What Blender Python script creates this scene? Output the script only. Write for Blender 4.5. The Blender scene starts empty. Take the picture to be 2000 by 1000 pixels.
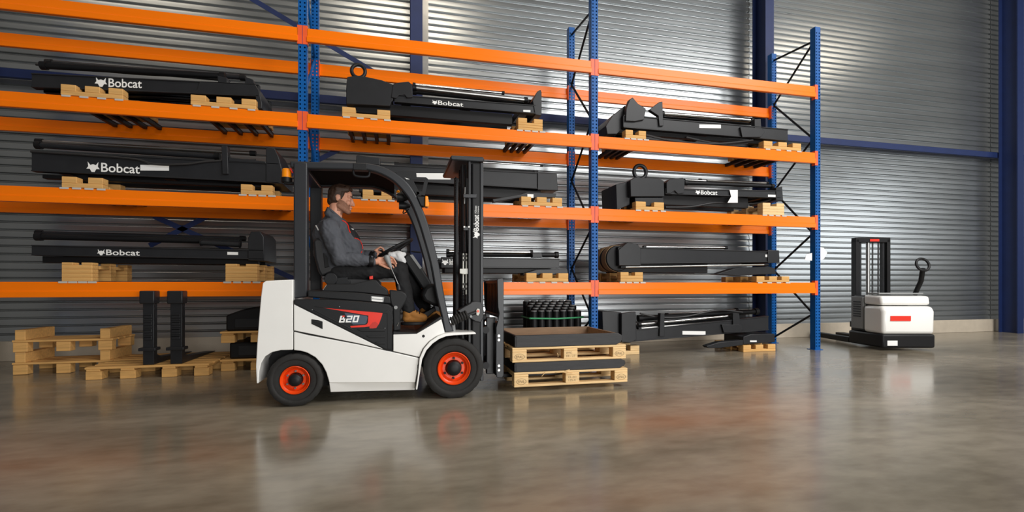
import bpy, bmesh, math, random
from math import sin, cos, pi, radians, sqrt, atan2
from mathutils import Vector, Matrix, Euler, noise

random.seed(7)
SC = bpy.context.scene
COL = SC.collection

# ------------------------------------------------------------------ camera, world, lights, exposure
TH = radians(13.4); SN, CS = sin(TH), cos(TH)
FOC, CXP, HYP, CAMH = 943.0, 1000.0, 555.0, 1.05
cam_d = bpy.data.cameras.new('camera')
cam = bpy.data.objects.new('camera', cam_d); COL.objects.link(cam)
cam.location = (0, 0, CAMH); cam.rotation_euler = (pi / 2, 0, -TH)
cam_d.sensor_fit = 'HORIZONTAL'; cam_d.sensor_width = 36.0
cam_d.lens = FOC * 36.0 / 2000.0; cam_d.shift_y = (HYP - 500.0) / 2000.0
cam_d.clip_start = 0.05; cam_d.clip_end = 100
SC.camera = cam

world = bpy.data.worlds.new('hall_light'); SC.world = world
world.use_nodes = True
bg = world.node_tree.nodes['Background']
bg.inputs[0].default_value = (1.0, 0.96, 0.9, 1); bg.inputs[1].default_value = 0.12

def area(name, loc, target, sx, sy, power, color):
    d = bpy.data.lights.new(name, 'AREA'); d.shape = 'RECTANGLE'; d.size = sx; d.size_y = sy
    d.energy = power; d.color = color
    o = bpy.data.objects.new(name, d); COL.objects.link(o); o.location = loc
    o.rotation_euler = (Vector(target) - Vector(loc)).to_track_quat('-Z', 'Y').to_euler()
    return o
# daylight: the roof light over the aisle to the right of the camera, the windows in the right hand
# side wall, plus an added fill light behind the camera
area('roof_light', (8.6, -1.6, 8.4), (7.2, 1.5, 0), 8.0, 4.0, 1150, (1.0, 0.985, 0.96))
area('side_window_daylight', (15.6, 0.0, 3.9), (0, 3.0, 3.0), 7.0, 3.2, 190, (0.96, 0.99, 1.0))
area('rear_fill_light', (5.0, -7.6, 2.0), (0.5, 4.5, 1.6), 8.0, 3.8, 920, (1.0, 0.99, 0.97))  # unseen fill added to brighten the upright faces
# lamps under the roof of the hall
for i, (x, y, p) in enumerate([(-5.5, 4.6, 35), (0.2, 4.2, 90), (11.5, 4.5, 70)]):
    area('roof_lamp', (x, y, 8.2), (x, y + .01, 0), 2.6, 1.0, p, (1.0, 0.87, 0.70))

SC.view_settings.view_transform = 'Standard'; SC.view_settings.look = 'None'
SC.view_settings.gamma = 1.0; SC.view_settings.use_curve_mapping = False
SC.view_settings.exposure = 0.0

# ------------------------------------------------------------------ helpers
def at(px, py, Y):
    """point of the photograph (px, py) on the upright plane at depth Y"""
    r = (px - CXP) / FOC
    X = Y * (SN + r * CS) / (CS - r * SN)
    D = X * SN + Y * CS
    return Vector((X, Y, CAMH - (py - HYP) * D / FOC))

def lin(c):
    return tuple(((v / 255) / 12.92 if v / 255 <= .04045 else ((v / 255 + .055) / 1.055) ** 2.4) for v in c)

MATS = {}
def mat(name, srgb, rough=.5, metal=0.0, var=0.0, scale=6.0, bump=0.0, bscale=60.0, spec=.5, rvar=0.0, stretch=(1, 1, 1), coat=0.0):
    if name in MATS: return MATS[name]
    m = bpy.data.materials.new(name); m.use_nodes = True
    nt = m.node_tree; b = nt.nodes['Principled BSDF']
    c = lin(srgb)
    b.inputs['Base Color'].default_value = (*c, 1); b.inputs['Roughness'].default_value = rough
    b.inputs['Metallic'].default_value = metal; b.inputs['Specular IOR Level'].default_value = spec
    b.inputs['Coat Weight'].default_value = coat; b.inputs['Coat Roughness'].default_value = .12
    tc = nt.nodes.new('ShaderNodeTexCoord'); mp = nt.nodes.new('ShaderNodeMapping')
    mp.inputs['Scale'].default_value = stretch
    nt.links.new(tc.outputs['Object'], mp.inputs['Vector'])
    n = nt.nodes.new('ShaderNodeTexNoise'); n.inputs['Scale'].default_value = scale
    n.inputs['Detail'].default_value = 6; n.inputs['Roughness'].default_value = .6
    nt.links.new(mp.outputs[0], n.inputs['Vector'])
    if var > 0:
        r = nt.nodes.new('ShaderNodeValToRGB')
        r.color_ramp.elements[0].position = .3; r.color_ramp.elements[1].position = .7
        r.color_ramp.elements[0].color = (*[v * (1 - var) for v in c], 1)
        r.color_ramp.elements[1].color = (*[min(1, v * (1 + var)) for v in c], 1)
        nt.links.new(n.outputs['Fac'], r.inputs[0]); nt.links.new(r.outputs[0], b.inputs['Base Color'])
    if rvar > 0:
        mr = nt.nodes.new('ShaderNodeMapRange')
        mr.inputs['From Min'].default_value = .3; mr.inputs['From Max'].default_value = .7
        mr.inputs['To Min'].default_value = max(.02, rough - rvar); mr.inputs['To Max'].default_value = rough + rvar
        nt.links.new(n.outputs['Fac'], mr.inputs['Value']); nt.links.new(mr.outputs[0], b.inputs['Roughness'])
    if bump > 0:
        n2 = nt.nodes.new('ShaderNodeTexNoise'); n2.inputs['Scale'].default_value = bscale; n2.inputs['Detail'].default_value = 4
        nt.links.new(mp.outputs[0], n2.inputs['Vector'])
        bp = nt.nodes.new('ShaderNodeBump'); bp.inputs['Strength'].default_value = bump; bp.inputs['Distance'].default_value = .002
        nt.links.new(n2.outputs['Fac'], bp.inputs['Height']); nt.links.new(bp.outputs[0], b.inputs['Normal'])
    MATS[name] = m
    return m

ORANGE = mat('orange_enamel', (250, 122, 2), .3, var=.04, scale=3, spec=.32, stretch=(.3, 1, 1))
CONN = mat('connector_red_orange', (236, 92, 42), .4, var=.08)
RBLUE = mat('rack_blue_enamel', (8, 86, 158), .4, var=.1, spec=.25)
NAVY = mat('navy_column_paint', (18, 38, 86), .58, var=.1)
BLACK = mat('black_machine_paint', (33, 34, 37), .4, var=.12, scale=8, spec=.36)
BLACK2 = mat('charcoal_plastic', (30, 31, 33), .5, var=.06, scale=30, bump=.08, bscale=400, spec=.28)
DARK = mat('deep_black_steel', (20, 20, 22), .48, var=.1, spec=.28)
GUARD = mat('guard_grey_paint', (42, 44, 48), .4, var=.05, spec=.4)
WHITE = mat('white_bodywork', (240, 239, 235), .28, var=.015, scale=4, coat=.3)
RIM = mat('rim_orange_red', (240, 72, 18), .3, var=.05)
TYRE = mat('black_rubber', (40, 39, 38), .72, spec=.3, var=.15, scale=20, bump=.2, bscale=120)
CHROME = mat('chromed_steel', (205, 205, 205), .18, 1.0, var=.05)
STEEL = mat('zinc_steel', (170, 170, 168), .35, 1.0, var=.1)
WOOD = mat('pale_pallet_wood', (228, 193, 140), .7, var=.16, scale=7, stretch=(.6, 7, 7), bump=.25, bscale=30)
WOOD2 = mat('tan_rack_wood', (214, 165, 98), .72, var=.16, scale=6, stretch=(.6, 7, 7), bump=.25, bscale=30)
BWOOD = mat('black_stained_wood', (34, 34, 36), .55, var=.3, scale=8, stretch=(.7, 5, 5), bump=.3, bscale=30)
RAWWOOD = mat('raw_brown_wood', (128, 104, 82), .75, var=.2, scale=8, stretch=(.7, 6, 6))
ROOFM = mat('dull_black_sheet', (14, 14, 15), .85, spec=.15)
SHIRT = mat('black_shirt_cloth', (20, 21, 24), .85)
LETTER = mat('white_lettering', (240, 240, 238), .5)
INK = mat('branding_ink', (70, 48, 30), .8)
SEATM = mat('black_vinyl', (34, 34, 36), .45, var=.1, bump=.1, bscale=200)
AMBER = mat('amber_plastic', (255, 150, 10), .25)
RED = mat('red_vinyl_print', (232, 52, 36), .35)
REDDK = mat('dark_red_print', (196, 46, 34), .35)
SLATE = mat('slate_blue_print', (68, 82, 98), .35)
JACKET = mat('grey_work_cloth', (74, 76, 82), .85, var=.08, scale=14, bump=.3, bscale=300)
TROUSER = mat('black_work_cloth', (24, 24, 26), .85, var=.1, scale=14, bump=.3, bscale=300)
CLOTHW = mat('white_cloth', (235, 235, 235), .8, var=.03)
HAIRM = mat('brown_hair', (58, 38, 26), .6, var=.35, scale=40, stretch=(1, 1, 4), bump=.6, bscale=150)
BEARD = mat('brown_stubble', (152, 108, 86), .75, var=.25, scale=160)
TAN = mat('tan_nubuck', (160, 106, 44), .8, var=.15, scale=20)
GREENM = mat('green_strap', (60, 160, 105), .5)
BELT = mat('tan_belt', (158, 128, 92), .75, var=.15)
PLINTH = mat('beige_concrete', (190, 178, 160), .8, var=.08, scale=5)
PIPE = mat('pale_grey_paint', (206, 206, 198), .4)
GREYP = mat('grey_plastic', (140, 142, 142), .45, var=.05)
SKIN = mat('skin', (222, 160, 132), .55, var=.06, scale=25)
SKIN.node_tree.nodes['Principled BSDF'].inputs['Subsurface Weight'].default_value = .1

def floor_material():
    m = bpy.data.materials.new('polished_concrete'); m.use_nodes = True
    nt = m.node_tree; b = nt.nodes['Principled BSDF']
    tc = nt.nodes.new('ShaderNodeTexCoord')
    n1 = nt.nodes.new('ShaderNodeTexNoise'); n1.inputs['Scale'].default_value = .9; n1.inputs['Detail'].default_value = 8; n1.inputs['Roughness'].default_value = .62
    n2 = nt.nodes.new('ShaderNodeTexNoise'); n2.inputs['Scale'].default_value = 9; n2.inputs['Detail'].default_value = 6
    mp = nt.nodes.new('ShaderNodeMapping'); mp.inputs['Scale'].default_value = (.45, 1, 1)
    nt.links.new(tc.outputs['Object'], mp.inputs[0]); nt.links.new(mp.outputs[0], n1.inputs[0]); nt.links.new(mp.outputs[0], n2.inputs[0])
    r = nt.nodes.new('ShaderNodeValToRGB')
    e = r.color_ramp.elements
    e[0].position = .32; e[0].color = (*lin((112, 104, 89)), 1); e[1].position = .72; e[1].color = (*lin((164, 155, 138)), 1)
    nt.links.new(n1.outputs['Fac'], r.inputs[0])
    mx = nt.nodes.new('ShaderNodeMix'); mx.data_type = 'RGBA'; mx.blend_type = 'MULTIPLY'; mx.inputs['Factor'].default_value = .5
    r2 = nt.nodes.new('ShaderNodeValToRGB'); r2.color_ramp.elements[0].position = .3; r2.color_ramp.elements[0].color = (.55, .53, .5, 1); r2.color_ramp.elements[1].position = .6
    nt.links.new(n2.outputs['Fac'], r2.inputs[0])
    nt.links.new(r.outputs[0], mx.inputs['A']); nt.links.new(r2.outputs[0], mx.inputs['B'])
    nt.links.new(mx.outputs['Result'], b.inputs['Base Color'])
    mr = nt.nodes.new('ShaderNodeMapRange'); mr.inputs['From Min'].default_value = .3; mr.inputs['From Max'].default_value = .7
    mr.inputs['To Min'].default_value = .13; mr.inputs['To Max'].default_value = .25
    nt.links.new(n1.outputs['Fac'], mr.inputs[0]); nt.links.new(mr.outputs[0], b.inputs['Roughness'])
    bp = nt.nodes.new('ShaderNodeBump'); bp.inputs['Strength'].default_value = .03; bp.inputs['Distance'].default_value = .01
    nt.links.new(n2.outputs['Fac'], bp.inputs['Height']); nt.links.new(bp.outputs[0], b.inputs['Normal'])
    b.inputs['Specular IOR Level'].default_value = .75
    return m
FLOORM = floor_material()

def wall_material():
    m = mat('galvanised_sheet', (180, 184, 186), .3, .92, var=.08, scale=1.2, rvar=.05, stretch=(.15, 1, 1.0))
    return m
WALLM = wall_material()

# ---- bmesh shapes (world coordinates)
def box(bm, x0, x1, y0, y1, z0, z1):
    v = [bm.verts.new((x, y, z)) for z in (z0, z1) for y in (y0, y1) for x in (x0, x1)]
    for f in ((0, 2, 3, 1), (4, 5, 7, 6), (0, 1, 5, 4), (2, 6, 7, 3), (0, 4, 6, 2), (1, 3, 7, 5)):
        bm.faces.new([v[i] for i in f])
    return bm

def area2(p):
    return sum(p[i][0] * p[(i + 1) % len(p)][1] - p[(i + 1) % len(p)][0] * p[i][1] for i in range(len(p)))

def prism(bm, xz, y0, y1):
    """outline in the XZ plane carried from y0 to y1"""
    if area2(xz) < 0: xz = xz[::-1]
    a = [bm.verts.new((x, y0, z)) for x, z in xz]; b = [bm.verts.new((x, y1, z)) for x, z in xz]
    n = len(xz)
    bm.faces.new(a); bm.faces.new(b[::-1])
    for i in range(n):
        bm.faces.new((a[i], b[i], b[(i + 1) % n], a[(i + 1) % n]))
    return bm

def pxz(pts, Y):
    return [(p.x, p.z) for p in (at(x, y, Y) for x, y in pts)]

def pp(pts, y0, y1, bm=None):
    bm = bm or bmesh.new()
    return prism(bm, pxz(pts, y0), y0, y1)

def extrude_x(bm, yz, x0, x1, rise=0.0):
    if area2(yz) < 0: yz = yz[::-1]
    a = [bm.verts.new((x0, y, z)) for y, z in yz]; b = [bm.verts.new((x1, y, z + rise)) for y, z in yz]
    n = len(yz); bm.faces.new(a[::-1]); bm.faces.new(b)
    for i in range(n):
        bm.faces.new((a[i], a[(i + 1) % n], b[(i + 1) % n], b[i]))
    return bm

def frame_of(d):
    d = d.normalized(); u = d.cross(Vector((0, 0, 1)))
    if u.length < 1e-3: u = d.cross(Vector((1, 0, 0)))
    u.normalize(); return u, d.cross(u).normalized()

def cone(bm, p0, r0, p1, r1, seg=16):
    p0, p1 = Vector(p0), Vector(p1); u, w = frame_of(p1 - p0)
    a = [bm.verts.new(p0 + r0 * (u * cos(t) + w * sin(t))) for t in (2 * pi * i / seg for i in range(seg))]
    b = [bm.verts.new(p1 + r1 * (u * cos(t) + w * sin(t))) for t in (2 * pi * i / seg for i in range(seg))]
    for i in range(seg): bm.faces.new((a[i], a[(i + 1) % seg], b[(i + 1) % seg], b[i]))
    bm.faces.new(a[::-1]); bm.faces.new(b)
    return bm

def smooth_pts(pts, n=6):
    pts = [Vector(p) for p in pts]
    if len(pts) < 3: return pts
    out = []
    for i in range(len(pts) - 1):
        p0 = pts[max(i - 1, 0)]; p1 = pts[i]; p2 = pts[i + 1]; p3 = pts[min(i + 2, len(pts) - 1)]
        for k in range(n):
            t = k / n
            out.append(.5 * ((2 * p1) + (p2 - p0) * t + (2 * p0 - 5 * p1 + 4 * p2 - p3) * t * t + (3 * p1 - p0 - 3 * p2 + p3) * t ** 3))
    out.append(pts[-1]); return out

def tube(bm, pts, r, seg=10, smooth=0):
    if smooth: pts = smooth_pts(pts, smooth)
    pts = [Vector(p) for p in pts]; rings = []
    u = None
    for i, p in enumerate(pts):
        d = (pts[min(i + 1, len(pts) - 1)] - pts[max(i - 1, 0)]).normalized()
        if u is None: u, w = frame_of(d)
        else:
            u = (u - d * u.dot(d)).normalized(); w = d.cross(u)
        if isinstance(r, (list, tuple)):
            f = i * (len(r) - 1) / (len(pts) - 1); k0 = min(int(f), len(r) - 2); rr = r[k0] + (r[k0 + 1] - r[k0]) * (f - k0)
        else: rr = r
        rings.append([bm.verts.new(p + rr * (u * cos(2 * pi * k / seg) + w * sin(2 * pi * k / seg))) for k in range(seg)])
    for a, b in zip(rings, rings[1:]):
        for k in range(seg): bm.faces.new((a[k], a[(k + 1) % seg], b[(k + 1) % seg], b[k]))
    bm.faces.new(rings[0][::-1]); bm.faces.new(rings[-1])
    return bm

def lathe(bm, prof, c, axis='Y', seg=48, caps=True):
    """prof: (offset along axis, radius)"""
    c = Vector(c); rings = []
    for a, r in prof:
        ring = []
        for k in range(seg):
            t = 2 * pi * k / seg
            rr = r[k % len(r)] if isinstance(r, tuple) else r
            v = {'Y': Vector((rr * cos(t), a, rr * sin(t))), 'X': Vector((a, rr * cos(t), rr * sin(t))), 'Z': Vector((rr * cos(t), rr * sin(t), a))}[axis]
            ring.append(bm.verts.new(c + v))
        rings.append(ring)
    for a, b in zip(rings, rings[1:]):
        for k in range(seg): bm.faces.new((a[k], a[(k + 1) % seg], b[(k + 1) % seg], b[k]))
    if caps and prof[0][1] != 0: bm.faces.new(rings[0])
    if caps and prof[-1][1] != 0: bm.faces.new(rings[-1][::-1])
    return bm

def torus(bm, c, R, r, n, seg=32, ms=10, squash=(1, 1, 1)):
    """ring around axis n"""
    c = Vector(c); u, w = frame_of(Vector(n)); n = Vector(n).normalized(); rings = []
    for i in range(seg):
        t = 2 * pi * i / seg; d = u * cos(t) + w * sin(t)
        rings.append([bm.verts.new(c + d * (R + r * cos(2 * pi * k / ms)) + n * r * sin(2 * pi * k / ms)) for k in range(ms)])
    for i in range(seg):
        a, b = rings[i], rings[(i + 1) % seg]
        for k in range(ms): bm.faces.new((a[k], a[(k + 1) % ms], b[(k + 1) % ms], b[k]))
    return bm

def ell(bm, c, r, seg=20, rings=12, rot=None):
    M = Matrix.Translation(Vector(c)) @ ((rot or Matrix.Identity(3)).to_4x4()) @ Matrix.Diagonal((*r, 1))
    bmesh.ops.create_uvsphere(bm, u_segments=seg, v_segments=rings, radius=1, matrix=M)
    return bm

# ---- objects
def meta(o, label=None, cat=None, group=None, kind=None):
    if label: o['label'] = label
    if cat: o['category'] = cat
    if group: o['group'] = group
    if kind: o['kind'] = kind
    return o

def thing(name, label, cat, loc=(0, 0, 0), rotz=0.0, group=None):
    o = bpy.data.objects.new(name, None); COL.objects.link(o)
    o.empty_display_size = .1; o.location = loc; o.rotation_euler = (0, 0, rotz)
    return meta(o, label, cat, group)

def origin_of(o):
    v = Vector((0, 0, 0))
    while o is not None:
        v = v + Vector(o.location); o = o.parent
    return v

def finish(me, smooth):
    if smooth:
        me.polygons.foreach_set('use_smooth', [True] * len(me.polygons))
        me.set_sharp_from_angle(angle=radians(smooth if smooth is not True else 40))

def part(name, bm, m, parent=None, bevel=0.0, smooth=True, local=False, label=None, seg=2):
    bmesh.ops.recalc_face_normals(bm, faces=bm.faces)
    me = bpy.data.meshes.new(name)
    if parent is not None and not local:
        off = origin_of(parent)
        for v in bm.verts: v.co -= off
    bm.to_mesh(me); bm.free()
    me.materials.append(m); finish(me, smooth)
    o = bpy.data.objects.new(name, me); COL.objects.link(o)
    if parent is not None: o.parent = parent
    if bevel:
        b = o.modifiers.new('bevel', 'BEVEL'); b.width = bevel; b.segments = seg; b.limit_method = 'ANGLE'; b.angle_limit = radians(35)
    if label: o['label'] = label
    return o

def copy_tree(o, parent=None):
    c = o.copy(); COL.objects.link(c)
    if parent is not None: c.parent = parent
    for k in ('kind',):
        pass
    for ch in list(o.children): copy_tree(ch, c)
    return c

BOXES = {}
def piece(name, parent, c, d, m, bev=.004):
    """a small board or block that shares its mesh with alike pieces (local coordinates)"""
    key = (tuple(round(v, 4) for v in d), m.name)
    if key not in BOXES:
        bm = bmesh.new(); box(bm, -d[0] / 2, d[0] / 2, -d[1] / 2, d[1] / 2, -d[2] / 2, d[2] / 2)
        if bev: bmesh.ops.bevel(bm, geom=list(bm.edges), offset=min(bev, min(d) * .3), segments=1, affect='EDGES')
        me = bpy.data.meshes.new(name); bm.to_mesh(me); bm.free(); me.materials.append(m); BOXES[key] = me
    o = bpy.data.objects.new(name, BOXES[key]); COL.objects.link(o); o.parent = parent; o.location = c
    return o

def text_part(name, body, parent, origin, xd, yd, w, h, m, shear=0.0, offset=0.0, thick=.0012, label=None):
    cu = bpy.data.curves.new(name, 'FONT'); cu.body = body; cu.size = 1; cu.shear = shear; cu.offset = offset; cu.extrude = .01
    cu.resolution_u = 3
    ob = bpy.data.objects.new(name + '_tmp', cu); COL.objects.link(ob)
    dg = bpy.context.evaluated_depsgraph_get(); dg.update()
    me = bpy.data.meshes.new_from_object(ob.evaluated_get(dg))
    bpy.data.objects.remove(ob); bpy.data.curves.remove(cu)
    xs = [v.co.x for v in me.vertices]; ys = [v.co.y for v in me.vertices]
    x0, x1, y0, y1 = min(xs), max(xs), min(ys), max(ys)
    xd, yd = Vector(xd).normalized(), Vector(yd).normalized(); nd = xd.cross(yd)
    off = origin_of(parent) if parent else Vector((0, 0, 0))
    for v in me.vertices:
        u = (v.co.x - x0) / (x1 - x0) * w; q = (v.co.y - y0) / (y1 - y0) * h
        v.co = Vector(origin) + xd * u + yd * q + nd * (v.co.z / .01 * thick / 2) - off
    me.materials.clear(); me.materials.append(m)
    o = bpy.data.objects.new(name, me); COL.objects.link(o); o.parent = parent
    if label: o['label'] = label
    return o

def emblem_part(name, parent, c, xd, yd, s, m):
    P = [(-.5, .55), (-.26, .2), (0, .3), (.26, .2), (.5, .55), (.44, .05), (.62, -.22), (.3, -.22), (.14, -.55), (-.14, -.55), (-.3, -.22), (-.62, -.22), (-.44, .05)]
    xd, yd = Vector(xd), Vector(yd); n = xd.cross(yd).normalized(); bm = bmesh.new()
    a = [bm.verts.new(Vector(c) + xd * (x * s) + yd * (y * s) + n * .001) for x, y in P]
    b = [bm.verts.new(Vector(c) + xd * (x * s) + yd * (y * s) - n * .0005) for x, y in P]
    bm.faces.new(a); bm.faces.new(b[::-1])
    for i in range(len(P)): bm.faces.new((a[i], b[i], b[(i + 1) % len(P)], a[(i + 1) % len(P)]))
    return part(name, bm, m, parent, smooth=False)

def blob(name, shapes, m, parent, voxel=.006, smooth=6, factor=.5, deform=None):
    """one continuous surface grown over tapered capsules and ellipsoids (remeshed)"""
    bm = bmesh.new()
    for s in shapes:
        if s[0] == 'c':
            _, p0, r0, p1, r1 = s
            t = bmesh.new(); ell(t, p0, (r0,) * 3, 14, 9); ell(t, p1, (r1,) * 3, 14, 9)
            r = bmesh.ops.convex_hull(t, input=list(t.verts))
            bmesh.ops.delete(t, geom=[g for g in set(r['geom_interior'] + r['geom_unused']) if isinstance(g, bmesh.types.BMVert)], context='VERTS')
            me = bpy.data.meshes.new('t'); t.to_mesh(me); t.free(); bm.from_mesh(me); bpy.data.meshes.remove(me)
        else:
            ell(bm, s[1], s[2], 24, 16, s[3] if len(s) > 3 else None)
    me = bpy.data.meshes.new(name); bm.to_mesh(me); bm.free()
    ob = bpy.data.objects.new(name + '_tmp', me); COL.objects.link(ob)
    r = ob.modifiers.new('r', 'REMESH'); r.mode = 'VOXEL'; r.voxel_size = voxel
    s = ob.modifiers.new('s', 'SMOOTH'); s.iterations = smooth; s.factor = factor
    dg = bpy.context.evaluated_depsgraph_get(); dg.update()
    out = bpy.data.meshes.new_from_object(ob.evaluated_get(dg)); out.name = name
    bpy.data.objects.remove(ob); bpy.data.meshes.remove(me)
    off = origin_of(parent) if parent else Vector((0, 0, 0))
    if deform:
        ns = [v.normal.copy() for v in out.vertices]
        for v, n in zip(out.vertices, ns): v.co = deform(v.co, n)
    for v in out.vertices: v.co -= off
    out.materials.clear(); out.materials.append(m)
    out.polygons.foreach_set('use_smooth', [True] * len(out.polygons))
    o = bpy.data.objects.new(name, out); COL.objects.link(o); o.parent = parent
    return o

# ------------------------------------------------------------------ the hall: floor, wall, columns
fl = bmesh.new(); box(fl, -14, 18, -8, 8.2, -.1, 0)
meta(part('floor', fl, FLOORM, smooth=False), 'polished grey brown concrete floor of the warehouse', kind='structure')

WY = 8.02
wb = bmesh.new(); box(wb, -14, 18, WY + .045, WY + .2, 0, 9.4)
wall = meta(part('wall_back', wb, WALLM, smooth=False), 'back wall clad in ribbed galvanised metal sheet', kind='structure')
PITCH, NR = .11, 5
def sheet_mesh(w):
    bm = bmesh.new(); prof = []
    for i in range(NR):
        z = i * PITCH
        prof += [(-.006, z), (-.003, z + .040), (.000, z + .068), (.005, z + .077), (.014, z + .084), (.026, z + .089), (.026, z + .097)]
    prof.append((-.006, NR * PITCH - .0005))
    a = [bm.verts.new((0, y, z)) for y, z in prof]; b = [bm.verts.new((w, y, z)) for y, z in prof]
    for i in range(len(prof) - 1): bm.faces.new((a[i], b[i], b[i + 1], a[i + 1]))
    me = bpy.data.meshes.new('cladding_sheet'); bm.to_mesh(me); bm.free(); me.materials.append(WALLM)
    return me
xs = [-12.3, -6.08, .36, 6.62, 12.9, 17.6]
for x0, x1 in zip(xs, xs[1:]):
    me = sheet_mesh(x1 - x0 - .012)
    for k in range(16):
        o = bpy.data.objects.new('cladding_sheet', me); COL.objects.link(o); o.parent = wall
        o.location = (x0 + .006, WY, .27 + k * PITCH * NR)
bp = bmesh.new(); box(bp, -14, 18, WY - .05, WY + .1, 0, .27)
meta(part('baseboard_back', bp, PLINTH, bevel=.006), 'beige concrete plinth along the foot of the metal wall', kind='structure')
def column(n, x, lab):
    bm = bmesh.new()
    w, y0, y1 = .18, 7.5, 7.84
    prof = [(x, y0), (x + w, y0), (x + w, y0 + .018), (x + w / 2 + .006, y0 + .018), (x + w / 2 + .006, y1 - .018), (x + w, y1 - .018), (x + w, y1), (x, y1), (x, y1 - .018), (x + w / 2 - .006, y1 - .018), (x + w / 2 - .006, y0 + .018), (x, y0 + .018)]
    a = [bm.verts.new((px, py, 0)) for px, py in prof]; b = [bm.verts.new((px, py, 9.4)) for px, py in prof]
    bm.faces.new(a[::-1]); bm.faces.new(b)
    for i in range(12): bm.faces.new((a[i], a[(i + 1) % 12], b[(i + 1) % 12], b[i]))
    return meta(part('trim_%d' % n, bm, NAVY), lab, kind='structure')
column(1, .20, 'navy steel wall column behind the forklift')
column(2, 6.545, 'navy steel wall column behind the right end of the rack')
column(3, 12.85, 'navy steel wall column at the far right')
rb = bmesh.new(); box(rb, -12, 17.5, 7.86, 7.93, 3.83, 3.95)
meta(part('trim_4', rb, NAVY, bevel=.004), 'navy steel rail running along the wall', kind='structure')
sb = bmesh.new(); box(sb, .385, .50, WY - .015, WY + .03, .27, 9.0)
meta(part('trim_5', sb, STEEL), 'grey flashing strip on the wall beside the navy column', kind='structure')

# ------------------------------------------------------------------ pallet rack
RF, RR = 6.37, 7.29                       # front faces of the front and rear posts
PX = [-4.95, -1.13, 2.72, 6.54]           # post centres
LEV = [(.905, 1.075), (1.95, 2.12), (2.975, 3.145), (4.03, 4.2)]
rack = thing('pallet_rack', 'tall pallet rack with blue posts and orange beams filled with black machine parts', 'rack', (.8, 6.8, 0))
def post_mesh():
    bm = bmesh.new(); w, d, t, h = .1, .1, .004, 5.16
    xs_ = [-.05, -.035, -.017, .017, .035, .05]; sl, pit = .022, .05
    n = int((h - .1) / pit)
    def q(x0, x1, z0, z1): box(bm, x0, x1, 0, t, z0, z1)
    q(xs_[0], xs_[1], 0, h); q(xs_[2], xs_[3], 0, h); q(xs_[4], xs_[5], 0, h)
    for a in (1, 3):
        z = 0
        for i in range(n):
            z1 = .05 + i * pit
            q(xs_[a], xs_[a + 1], z, z1); z = z1 + sl
        q(xs_[a], xs_[a + 1], z, h)
    box(bm, -.05, -.046, 0, d, 0, h); box(bm, .046, .05, 0, d, 0, h)
    box(bm, -.046, -.02, d - t, d, 0, h); box(bm, .02, .046, d - t, d, 0, h)
    box(bm, -.046, .046, .045, .05, 0, h)
    me = bpy.data.meshes.new('post'); bm.to_mesh(me); bm.free(); me.materials.append(RBLUE); return me
PM = post_mesh()
bm = bmesh.new(); box(bm, -.08, .08, -.02, .13, 0, .008); FP = bpy.data.meshes.new('foot_plate'); bm.to_mesh(FP); bm.free(); FP.materials.append(RBLUE)
for x in PX:
    for y in (RF, RR):
        o = bpy.data.objects.new('post', PM); COL.objects.link(o); o.parent = rack; o.location = Vector((x, y, 0)) - Vector(rack.location)
        f = bpy.data.objects.new('foot_plate', FP); COL.objects.link(f); f.parent = o
    zs = [(4.95, RF), (4.24, RR), (3.4, RF), (2.7, RR), (1.87, RF), (1.3, RR), (.57, RF), (.1, RR)]
    segs = [((4.97, RF), (5.04, RR))] + list(zip(zs, zs[1:]))
    for (za, ya), (zb, yb) in segs:
        b = bmesh.new()
        ya2 = ya + (.09 if ya == RF else .01); yb2 = yb + (.09 if yb == RF else .01)
        cone(b, (x, ya2, za), .017, (x, yb2, zb), .017, 6)
        part('frame_brace', b, DARK if x > 0 else RBLUE, rack)
# beams with a step in the section, one pair per bay and level
def beam_mesh(L):
    bm = bmesh.new(); h = .085
    yz = [(0, h), (0, -.012), (-.012, -.022), (-.012, -h), (.04, -h), (.04, h)]
    extrude_x(bm, yz, -L / 2, L / 2)
    bmesh.ops.recalc_face_normals(bm, faces=bm.faces)
    bmesh.ops.bevel(bm, geom=list(bm.edges), offset=.004, segments=2, affect='EDGES', clamp_overlap=True)
    me = bpy.data.meshes.new('beam'); bm.to_mesh(me); bm.free(); me.materials.append(ORANGE); finish(me, True); return me
def conn_mesh():
    bm = bmesh.new(); box(bm, -.012, .012, -.004, .06, -.115, .115); box(bm, -.045, .012, -.006, -.001, -.115, .115)
    bmesh.ops.recalc_face_normals(bm, faces=bm.faces)
    me = bpy.data.meshes.new('beam_connector'); bm.to_mesh(me); bm.free(); me.materials.append(CONN); return me
def slot_mesh():
    bm = bmesh.new()
    for z in (-.07, 0, .07): box(bm, -.028, -.012, -.0075, -.0055, z - .014, z + .014)
    me = bpy.data.meshes.new('connector_slots'); bm.to_mesh(me); bm.free(); me.materials.append(RBLUE); return me
CM, SM = conn_mesh(), slot_mesh()
ro = Vector(rack.location)
for z0, z1 in LEV:
    for xa, xb in zip(PX, PX[1:]):
        L = xb - xa - .1; me = beam_mesh(L)
        for y, sgn in ((RF - .006, 1), (RR + .06, 1)):
            o = bpy.data.objects.new('beam', me); COL.objects.link(o); o.parent = rack
            o.location = Vector(((xa + xb) / 2, y, (z0 + z1) / 2)) - ro
            for s in (-1, 1):
                c = bpy.data.objects.new('beam_connector', CM); COL.objects.link(c); c.parent = o
                c.location = (s * (L / 2 + .002), .006 if y < 7 else -.05, 0); c.scale = (-s, 1, 1)
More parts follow.
